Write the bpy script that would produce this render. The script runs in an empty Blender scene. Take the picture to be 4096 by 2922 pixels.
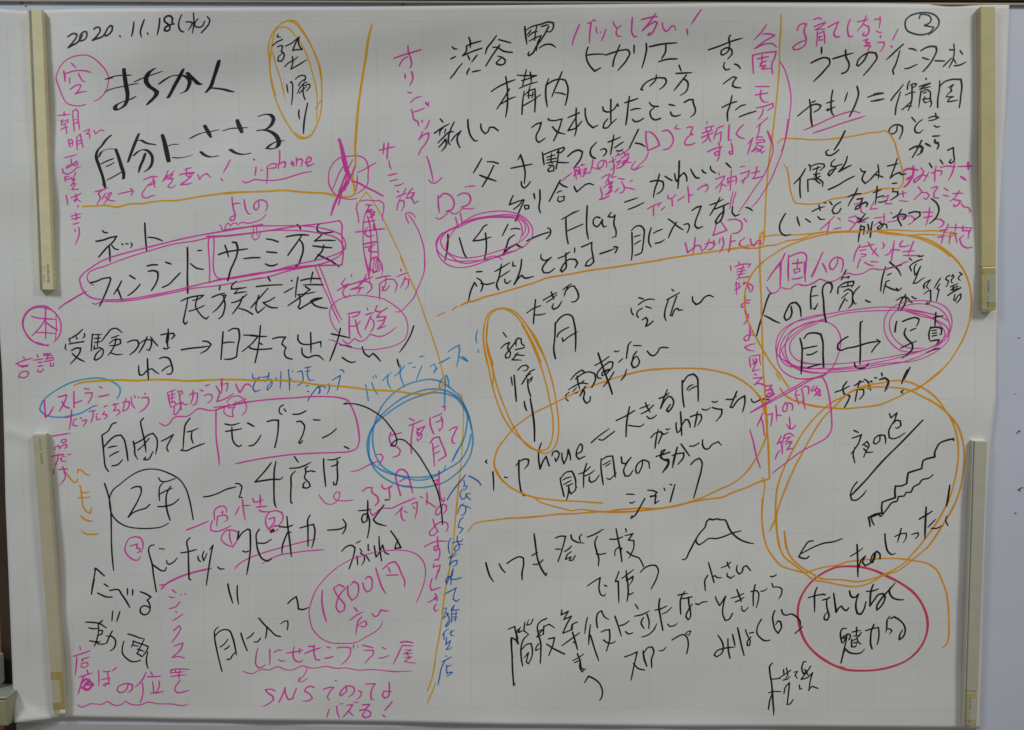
import bpy, bmesh, math, random
from mathutils import Vector
from mathutils.geometry import delaunay_2d_cdt
random.seed(11)
S = bpy.context.scene
C = S.collection

# ------------------------------------------------------------------ camera
cam = bpy.data.cameras.new("Camera")
cam.sensor_fit = 'HORIZONTAL'
cam.sensor_width = 36.0
cam.lens = 36.0 * 3600.0 / 4096.0
cam.clip_start = 0.02
cam.clip_end = 60
co = bpy.data.objects.new("Camera", cam)
co.rotation_euler = (-0.06972, 0.01363, 0.00161)
co.location = (0.03279, 0.08075, 0.98298)
C.objects.link(co)
S.camera = co

# ------------------------------------------------------------------ world and lamps
wd = bpy.data.worlds.new("World")
S.world = wd
wd.use_nodes = True
bg = wd.node_tree.nodes["Background"]
bg.inputs[0].default_value = (1.0, 0.93, 0.82, 1)      # dim warm room round the board
bg.inputs[1].default_value = 0.16

def area_lamp(name, loc, target, sx, sy, power, col, spread):
    l = bpy.data.lights.new(name, 'AREA')
    l.shape = 'RECTANGLE'; l.size = sx; l.size_y = sy
    l.energy = power; l.color = col
    l.spread = math.radians(spread)
    o = bpy.data.objects.new(name, l)
    o.location = loc
    o.rotation_euler = (Vector(target) - Vector(loc)).to_track_quat('-Z', 'Y').to_euler()
    C.objects.link(o)
    return o
LAMP_W = 2.5
# two louvred ceiling lamps, one towards each side of the board
area_lamp("ceiling_lamp_a", (-1.60, 1.75, 1.45), (-0.36, 0.0, 0), 0.55, 0.55, LAMP_W, (0.93, 1.0, 1.04), 52)
area_lamp("ceiling_lamp_b", (1.66, 1.75, 1.45), (0.40, 0.0, 0), 0.55, 0.55, LAMP_W * 1.06, (0.98, 1.0, 0.98), 52)

S.view_settings.view_transform = 'Standard'
S.view_settings.look = 'None'
S.view_settings.exposure = 0.0
S.view_settings.gamma = 1.0
S.cycles.transparent_max_bounces = 48
S.cycles.max_bounces = 6

# ------------------------------------------------------------------ materials
def mat(name):
    m = bpy.data.materials.new(name); m.use_nodes = True
    nt = m.node_tree
    return m, nt, nt.nodes, nt.links, nt.nodes["Principled BSDF"]

def simple(name, col, rough=0.5, noise=0.06, scale=40, bump=0.0, spec=0.5):
    m, nt, N, L, b = mat(name)
    tc = N.new("ShaderNodeTexCoord")
    nz = N.new("ShaderNodeTexNoise"); nz.inputs["Scale"].default_value = scale
    nz.inputs["Detail"].default_value = 5
    L.new(tc.outputs["Object"], nz.inputs["Vector"])
    mx = N.new("ShaderNodeMixRGB"); mx.blend_type = 'MULTIPLY'
    mx.inputs[0].default_value = 1
    mx.inputs[1].default_value = (*col, 1)
    rp = N.new("ShaderNodeMapRange")
    rp.inputs[1].default_value = 0.3; rp.inputs[2].default_value = 0.7
    rp.inputs[3].default_value = 1 - noise; rp.inputs[4].default_value = 1 + noise
    L.new(nz.outputs[0], rp.inputs[0]); L.new(rp.outputs[0], mx.inputs[2])
    L.new(mx.outputs[0], b.inputs["Base Color"])
    b.inputs["Roughness"].default_value = rough
    b.inputs["Specular IOR Level"].default_value = spec
    if bump:
        bp = N.new("ShaderNodeBump"); bp.inputs["Strength"].default_value = bump
        bp.inputs["Distance"].default_value = 0.0004
        L.new(nz.outputs[0], bp.inputs["Height"]); L.new(bp.outputs[0], b.inputs["Normal"])
    return m

def paper_material():
    m, nt, N, L, b = mat("gridded_paper")
    tc = N.new("ShaderNodeTexCoord")
    sp = N.new("ShaderNodeSeparateXYZ"); L.new(tc.outputs["Object"], sp.inputs[0])
    def math_(op, a, bv=None):
        n = N.new("ShaderNodeMath"); n.operation = op
        for i, v in enumerate((a, bv)):
            if v is None: continue
            if isinstance(v, (int, float)): n.inputs[i].default_value = v
            else: L.new(v, n.inputs[i])
        return n.outputs[0]
    def line(axis, phase, pitch, lo, hi):
        u = math_('DIVIDE', math_('SUBTRACT', axis, phase), pitch)
        d = math_('ABSOLUTE', math_('SUBTRACT', math_('FRACT', math_('ADD', u, 0.5)), 0.5))
        on = math_('LESS_THAN', d, 0.0085)
        return on
    gx = line(sp.outputs[0], -0.0255, 0.0498, 0, 0)
    gy = line(sp.outputs[1], 0.3755, 0.0499, 0, 0)
    # the printed grid stops short of the sheet's border
    inx = math_('LESS_THAN', math_('ABSOLUTE', sp.outputs[0]), 0.5245)
    iny = math_('LESS_THAN', math_('ABSOLUTE', math_('SUBTRACT', sp.outputs[1], 0.0015)), 0.3755)
    g = math_('MULTIPLY', math_('MULTIPLY', math_('MAXIMUM', gx, gy), inx), iny)
    # printed line is weak and broken
    nz = N.new("ShaderNodeTexNoise"); nz.inputs["Scale"].default_value = 260; nz.inputs["Detail"].default_value = 2
    L.new(tc.outputs["Object"], nz.inputs["Vector"])
    g = math_('MULTIPLY', g, math_('MULTIPLY', nz.outputs[0], 0.38))
    base = N.new("ShaderNodeMixRGB")
    base.inputs[1].default_value = (0.735, 0.738, 0.728, 1)
    base.inputs[2].default_value = (0.40, 0.43, 0.44, 1)
    L.new(g, base.inputs[0])
    # faint fibre mottling
    n2 = N.new("ShaderNodeTexNoise"); n2.inputs["Scale"].default_value = 900; n2.inputs["Detail"].default_value = 3
    L.new(tc.outputs["Object"], n2.inputs["Vector"])
    n3 = N.new("ShaderNodeTexNoise"); n3.inputs["Scale"].default_value = 9; n3.inputs["Detail"].default_value = 4
    L.new(tc.outputs["Object"], n3.inputs["Vector"])
    s = math_('ADD', math_('MULTIPLY', n2.outputs[0], 0.10), math_('MULTIPLY', n3.outputs[0], 0.05))
    s = math_('ADD', s, 0.925)
    mm = N.new("ShaderNodeMixRGB"); mm.blend_type = 'MULTIPLY'; mm.inputs[0].default_value = 1
    L.new(base.outputs[0], mm.inputs[1]); L.new(s, mm.inputs[2])
    L.new(mm.outputs[0], b.inputs["Base Color"])
    b.inputs["Roughness"].default_value = 0.62
    b.inputs["Specular IOR Level"].default_value = 0.35
    bp = N.new("ShaderNodeBump"); bp.inputs["Strength"].default_value = 0.25
    bp.inputs["Distance"].default_value = 0.00005
    L.new(n2.outputs[0], bp.inputs["Height"]); L.new(bp.outputs[0], b.inputs["Normal"])
    return m

def ink_material(name, tint, body, cover, gloss=0.35, vary=0.25):
    """Water-based marker ink: lets the paper shine through its own tint, so overlaps darken."""
    m = bpy.data.materials.new(name); m.use_nodes = True
    nt = m.node_tree; N = nt.nodes; L = nt.links
    N.remove(N["Principled BSDF"])
    out = N["Material Output"]
    tr = N.new("ShaderNodeBsdfTransparent"); tr.inputs[0].default_value = (*[math.sqrt(t) for t in tint], 1)
    df = N.new("ShaderNodeBsdfPrincipled")
    df.inputs["Base Color"].default_value = (*body, 1)
    df.inputs["Roughness"].default_value = gloss
    mx = N.new("ShaderNodeMixShader")
    tc = N.new("ShaderNodeTexCoord")
    nz = N.new("ShaderNodeTexNoise"); nz.inputs["Scale"].default_value = 170; nz.inputs["Detail"].default_value = 4
    L.new(tc.outputs["Object"], nz.inputs["Vector"])
    mr = N.new("ShaderNodeMapRange")
    mr.inputs[1].default_value = 0.3; mr.inputs[2].default_value = 0.7
    mr.inputs[3].default_value = max(0, cover - vary); mr.inputs[4].default_value = min(1, cover + vary)
    L.new(nz.outputs[0], mr.inputs[0]); L.new(mr.outputs[0], mx.inputs[0])
    L.new(tr.outputs[0], mx.inputs[1]); L.new(df.outputs[0], mx.inputs[2])
    L.new(mx.outputs[0], out.inputs[0])
    return m

INK = {
    'K': ink_material("black_ink", (0.03, 0.03, 0.035), (0.008, 0.008, 0.010), 0.88, 0.5, 0.1),
    'P': ink_material("pink_ink", (0.99, 0.17, 0.72), (0.95, 0.095, 0.58), 0.55, 0.5, 0.15),
    'O': ink_material("gold_ink", (0.98, 0.66, 0.04), (0.95, 0.51, 0.018), 0.68, 0.5, 0.15),
    'A': ink_material("orange_ink", (0.99, 0.60, 0.03), (0.97, 0.44, 0.018), 0.68, 0.5, 0.15),
    'C': ink_material("light_blue_ink", (0.22, 0.64, 0.97), (0.09, 0.37, 0.78), 0.30, 0.5, 0.15),
    'B': ink_material("dark_blue_ink", (0.10, 0.34, 0.90), (0.03, 0.19, 0.62), 0.5, 0.5, 0.15),
    'R': ink_material("red_ink", (0.99, 0.16, 0.27), (0.85, 0.07, 0.15), 0.5, 0.5, 0.15),
}
M_paper = paper_material()
M_board = simple("whiteboard_enamel", (0.62, 0.66, 0.78), 0.32, 0.03, 6, 0.0, 0.5)
M_rail = simple("rail_beige", (0.40, 0.36, 0.29), 0.45, 0.08, 30)
M_sill = simple("grey_rail_enamel", (0.50, 0.495, 0.49), 0.45, 0.05, 20)
M_groove = simple("rail_groove", (0.045, 0.032, 0.022), 0.6, 0.15, 40)
M_brown = simple("brown_moulding", (0.20, 0.14, 0.085), 0.55, 0.15, 25)
M_smudge = simple("marker_smudge", (0.10, 0.10, 0.16), 0.6, 0.2, 200)
M_postdark = simple("dark_wood", (0.055, 0.036, 0.024), 0.55, 0.25, 30, 0.2)
M_wall = simple("orange_wood_wall", (0.42, 0.17, 0.035), 0.5, 0.2, 18, 0.2)
M_box = simple("greenish_cream_plastic", (0.33, 0.33, 0.20), 0.4, 0.06, 20)
M_white = simple("pale_plastic", (0.34, 0.36, 0.29), 0.4, 0.05, 20)
M_bar_ul = simple("cream_plastic_bright", (0.74, 0.68, 0.42), 0.42, 0.05, 60)
M_bar_ur = simple("cream_plastic_yellow", (0.54, 0.49, 0.25), 0.42, 0.05, 60)
M_bar_ll = simple("cream_plastic_dull", (0.54, 0.50, 0.35), 0.42, 0.05, 60)
M_bar_lr = simple("cream_plastic_grey", (0.50, 0.49, 0.40), 0.42, 0.05, 60)
M_slot = simple("grey_slot", (0.27, 0.27, 0.28), 0.5, 0.1, 60)
M_magnet = simple("brown_magnet", (0.09, 0.045, 0.025), 0.7, 0.15, 60)
M_tape = simple("yellowed_tape", (0.44, 0.35, 0.12), 0.3, 0.12, 90)
M_tape2 = simple("old_tape", (0.46, 0.42, 0.21), 0.3, 0.12, 90)
M_label = simple("pale_label", (0.44, 0.44, 0.33), 0.35, 0.05, 60)
M_letter = simple("grey_print", (0.085, 0.085, 0.12), 0.6, 0.1, 200)
M_letter2 = simple("faded_print", (0.22, 0.21, 0.20), 0.6, 0.1, 200)
M_edge = simple("pale_edge", (0.85, 0.85, 0.74), 0.35, 0.03, 60)  # pale edge pieces; paints the highlight on the lower left bar's top

# ------------------------------------------------------------------ helpers
def link(name, me, m=None, parent=None):
    o = bpy.data.objects.new(name, me)
    if m is not None: me.materials.append(m)
    C.objects.link(o)
    if parent is not None: o.parent = parent
    return o

def tag(o, label=None, cat=None, group=None, kind=None):
    if label: o["label"] = label
    if cat: o["category"] = cat
    if group: o["group"] = group
    if kind: o["kind"] = kind
    return o

def empty(name, loc):
    o = bpy.data.objects.new(name, None)
    o.empty_display_size = 0.02
    o.location = loc
    C.objects.link(o)
    return o

def box_mesh(name, x0, x1, y0, y1, z0, z1, bev=0.0, seg=2):
    bm = bmesh.new()
    vs = [bm.verts.new((x, y, z)) for x in (x0, x1) for y in (y0, y1) for z in (z0, z1)]
    for f in ((0, 1, 3, 2), (4, 6, 7, 5), (0, 4, 5, 1), (2, 3, 7, 6), (0, 2, 6, 4), (1, 5, 7, 3)):
        bm.faces.new([vs[i] for i in f])
    bmesh.ops.recalc_face_normals(bm, faces=bm.faces)
    if bev:
        bmesh.ops.bevel(bm, geom=list(bm.edges), offset=bev, segments=seg, affect='EDGES', profile=0.5)
    me = bpy.data.meshes.new(name); bm.to_mesh(me); bm.free()
    return me

def quad_prism(name, pts, z0, z1, bev=0.0):
    """upright slab from an outline seen from the front"""
    bm = bmesh.new()
    a = [bm.verts.new((x, y, z0)) for x, y in pts]
    b = [bm.verts.new((x, y, z1)) for x, y in pts]
    n = len(pts)
    bm.faces.new(a); bm.faces.new(b)
    for i in range(n): bm.faces.new((a[i], a[(i+1) % n], b[(i+1) % n], b[i]))
    bmesh.ops.recalc_face_normals(bm, faces=bm.faces)
    if bev: bmesh.ops.bevel(bm, geom=list(bm.edges), offset=bev, segments=2, affect='EDGES', profile=0.5)
    me = bpy.data.meshes.new(name); bm.to_mesh(me); bm.free()
    return me

def interp(tab, t):
    if t <= tab[0][0]: return tab[0][1]
    for (a, va), (b, vb) in zip(tab, tab[1:]):
        if t <= b:
            s = (t - a) / (b - a)
            return va + (vb - va) * s
    return tab[-1][1]

def smooth(x):
    x = max(0.0, min(1.0, x))
    return x * x * (3 - 2 * x)

# ------------------------------------------------------------------ the setting
tag(link("wall", box_mesh("wall", -1.3, 1.3, -1.0, 1.0, -0.09, -0.06), M_wall), kind="structure")

# ------------------------------------------------------------------ whiteboard
board = empty("whiteboard", (0.4, -0.62, 0))
tag(board, "pale bluish whiteboard behind the paper sheet, bare along the right edge of the photo", "whiteboard")
BL = (0.4, -0.62)
def onboard(name, me, m):
    o = link(name, me, m, board)
    o.matrix_parent_inverse = board.matrix_world.inverted()
    o.location = (-BL[0], -BL[1], 0)
    return o
# local coordinates of the board's parts are world ones, shifted to the board's base
def bpart(name, me, m):
    o = link(name, me, m, board); o.location = (-BL[0], -BL[1], 0); return o
bpart("writing_panel", quad_prism("writing_panel", [(-0.5425, -0.62), (1.25, -0.62), (1.25, 0.3985), (-0.5425, 0.411)], -0.016, -0.0004, 0.0008), M_board)
# top rail: straight aluminium lip, dark groove, brown moulding above
def rail(name, ya, yb, yc, yd, z0, z1, m, bev=0.0004):
    # ya..yb heights at the left end (x=-0.60), yc..yd at the right end (x=1.25)
    return bpart(name, quad_prism(name, [(-0.60, ya), (1.25, yc), (1.25, yd), (-0.60, yb)], z0, z1, bev), m)
sl = -0.0068 / 1.09
def yr(x, y_at_left): return y_at_left + sl * (x + 0.5305)
rail("rail_lip", yr(-.6, .4008), yr(-.6, .4030), yr(1.25, .4008), yr(1.25, .4030), 0.0002, 0.0030, M_rail)
rail("rail_groove", yr(-.6, .4031), yr(-.6, .4056), yr(1.25, .4031), yr(1.25, .4056), 0.0002, 0.0012, M_groove)
rail("rail_moulding", yr(-.6, .4057), yr(-.6, .440), yr(1.25, .4057), yr(1.25, .440), 0.0002, 0.0045, M_brown)

bpart("bottom_rail", quad_prism("bottom_rail", [(-0.5425, -0.62), (1.25, -0.62), (1.25, -0.3985), (-0.5425, -0.3975)], -0.0002, 0.0001, 0.0), M_sill)

def smudge(cx, cy, r, n, ang=0):
    """a few irregular dried marker specks lying on the panel"""
    bm = bmesh.new()
    for k in range(n):
        a = random.uniform(0, 6.28); d = random.uniform(0, r)
        px, py = cx + d * math.cos(a) * 1.0, cy + d * math.sin(a) * 0.6
        rr = random.uniform(0.0004, 0.0011)
        vs = []
        for j in range(9):
            t = j / 9 * 6.283
            q = rr * random.uniform(0.6, 1.2)
            x, y = q * math.cos(t) * 1.5, q * math.sin(t) * 0.7
            vs.append(bm.verts.new((px + x * math.cos(ang) - y * math.sin(ang), py + x * math.sin(ang) + y * math.cos(ang), -0.0002 + k * 0.00002)))
        bm.faces.new(vs)
    me = bpy.data.meshes.new("ink_smudge"); bm.to_mesh(me); bm.free()
    return bpart("ink_smudge", me, M_smudge)
for a in ((-0.5024, 0.3965, .001, 1), (-0.4990, 0.4003, .002, 2), (-0.5095, 0.4000, .003, 3), (-0.4361, 0.4000, .002, 2),
          (-0.0975, 0.3993, .0045, 7), (0.5700, 0.0430, .002, 3), (0.5732, -0.0595, .004, 6), (0.5785, -0.1237, .004, 5),
          (0.5738, -0.1500, .003, 4), (0.568, -0.018, .002, 2)):
    smudge(*a)

# ------------------------------------------------------------------ things left of the board
post = link("wooden_post", box_mesh("wooden_post", -0.5672, -0.5428, -0.75, 0.55, -0.055, -0.0165, 0.0015), M_postdark)
tag(post, "narrow dark brown wooden post left of the whiteboard and the paper's edge", "post")
bx = empty("plastic_box", (-0.565, -0.386, 0.002))
tag(bx, "cream plastic box poking into the photo at the bottom left corner", "box")
def bxp(name, me, m):
    o = link(name, me, m, bx); o.location = (0.565, 0.386, -0.002); return o
bxp("box_body", box_mesh("box_body", -0.640, -0.5388, -0.3905, -0.3590, -0.012, 0.022, 0.003, 3), M_box)
bxp("box_lid", box_mesh("box_lid", -0.641, -0.5384, -0.3588, -0.3560, -0.013, 0.023, 0.0015, 3), M_white)
cl = link("pale_clip", box_mesh("pale_clip", -0.60, -0.5590, -0.3527, -0.3180, -0.010, 0.004, 0.002, 3), M_white)
tag(cl, "small pale plastic piece standing on the cream box at the left edge", "clip")

# ------------------------------------------------------------------ the paper sheet
TOP = [(-0.545, .3946), (-0.5309, .3941), (-0.5066, .3922), (-0.4985, .3924), (-0.4498, .3939), (-0.342, .3943), (-0.1274, .3953), (0.0859, .3968), (0.245, .3978), (0.4035, .3970), (0.5088, .3954), (0.5447, .3952)]
BOT = [(-0.5449, -.3964), (-0.4967, -.3905), (-0.4752, -.39), (-0.3613, -.3914), (-0.1062, -.3931), (0.0202, -.3948), (0.2033, -.395), (0.37, -.3942), (0.5431, -.3945)]
LEFT = [(-.3964, -.5449), (-.326, -.5448), (-.2, -.545), (-.14, -.5452), (-.07, -.5440), (-.0002, -.5434), (.05, -.5446), (.2, -.5446), (.395, -.5445)]
RIGHT = [(-.3945, .5431), (-.2189, .5412), (-.135, .5408), (-.0796, .5427), (-.052, .5444), (-.0245, .5469), (.0571, .5448), (.1379, .5424), (.2177, .5433), (.2835, .5450), (.395, .5447)]
WAVES = []
for i in range(18):
    lam = random.uniform(0.055, 0.26)
    th = random.gauss(math.pi / 2, 0.75)
    WAVES.append((2 * math.pi / lam * math.cos(th), 2 * math.pi / lam * math.sin(th), random.uniform(0, 6.28), 0.00018 * (lam / 0.1) ** 1.25))

def relief(x, y):
    """height of the sheet above the board: slack paper pinned by four bars"""
    z = 0.0022
    for kx, ky, ph, a in WAVES: z += a * math.sin(kx * x + ky * y + ph)
    mid = smooth((0.50 - abs(x)) / 0.16)
    # top edge leans out between the bars, bottom edge curls out
    t = max(0.0, y - (0.290 + 0.02 * math.sin(x * 6 + 1)))
    z += 0.135 * t * smooth(t / 0.08) * mid
    u = max(0.0, (-0.368 + 0.004 * math.sin(x * 11) - y) / 0.028)
    z += (0.0021 * u * u - 0.0008 * smooth(u)) * smooth((0.53 - abs(x)) / 0.1)
    # crease across the left margin between the two left bars
    c = y + 0.0610 + (x + 0.545) * 0.32
    z += 0.0016 * math.exp(-(c / 0.007) ** 2) * smooth((-0.470 - x) / 0.07)
    # small creases fanning out from the bars' inner ends
    c = (y - 0.362) * 0.75 + (x + 0.455) * 0.66
    z += 0.0011 * math.exp(-(c / 0.011) ** 2) * smooth(1 - abs(x + 0.45) / 0.05)
    c = (y - 0.362) * 0.75 - (x - 0.475) * 0.66
    z += 0.0010 * math.exp(-(c / 0.012) ** 2) * smooth(1 - abs(x - 0.48) / 0.06)
    # the dog-eared lower left corner lifts off the board along a diagonal fold
    d = ((-0.3640 - y) * 0.8916 - (x + 0.5438) * 0.4528)
    if d > 0: z += 0.36 * d * smooth(d / 0.006)
    return max(z, 0.0003)

CAM = co.location
def lift(x, y, z):
    """outline and ink were measured as if flat: slide them to where they lie on the slack sheet"""
    k = z / CAM.z
    return (x + (CAM.x - x) * k, y + (CAM.y - y) * k, z)

NX, NY = 240, 176
verts = []
for j in range(NY + 1):
    v = j / NY
    for i in range(NX + 1):
        u = i / NX
        xl = interp(LEFT, -0.395 + 0.79 * v); xr = interp(RIGHT, -0.395 + 0.79 * v)
        x = xl + (xr - xl) * u
        yb = interp(BOT, x); yt = interp(TOP, x)
        y = yb + (yt - yb) * v
        verts.append(lift(x, y, relief(x, y)))
faces = [(j*(NX+1)+i, j*(NX+1)+i+1, (j+1)*(NX+1)+i+1, (j+1)*(NX+1)+i) for j in range(NY) for i in range(NX)]
me = bpy.data.meshes.new("paper_sheet"); me.from_pydata(verts, [], faces)
for p in me.polygons: p.use_smooth = True
sheet = link("paper_sheet", me, M_paper)
sd = sheet.modifiers.new("thickness", 'SOLIDIFY'); sd.thickness = 0.00015; sd.offset = -1
tag(sheet, "large white gridded paper sheet covered in coloured handwriting, fixed to the whiteboard", "paper")

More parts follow.
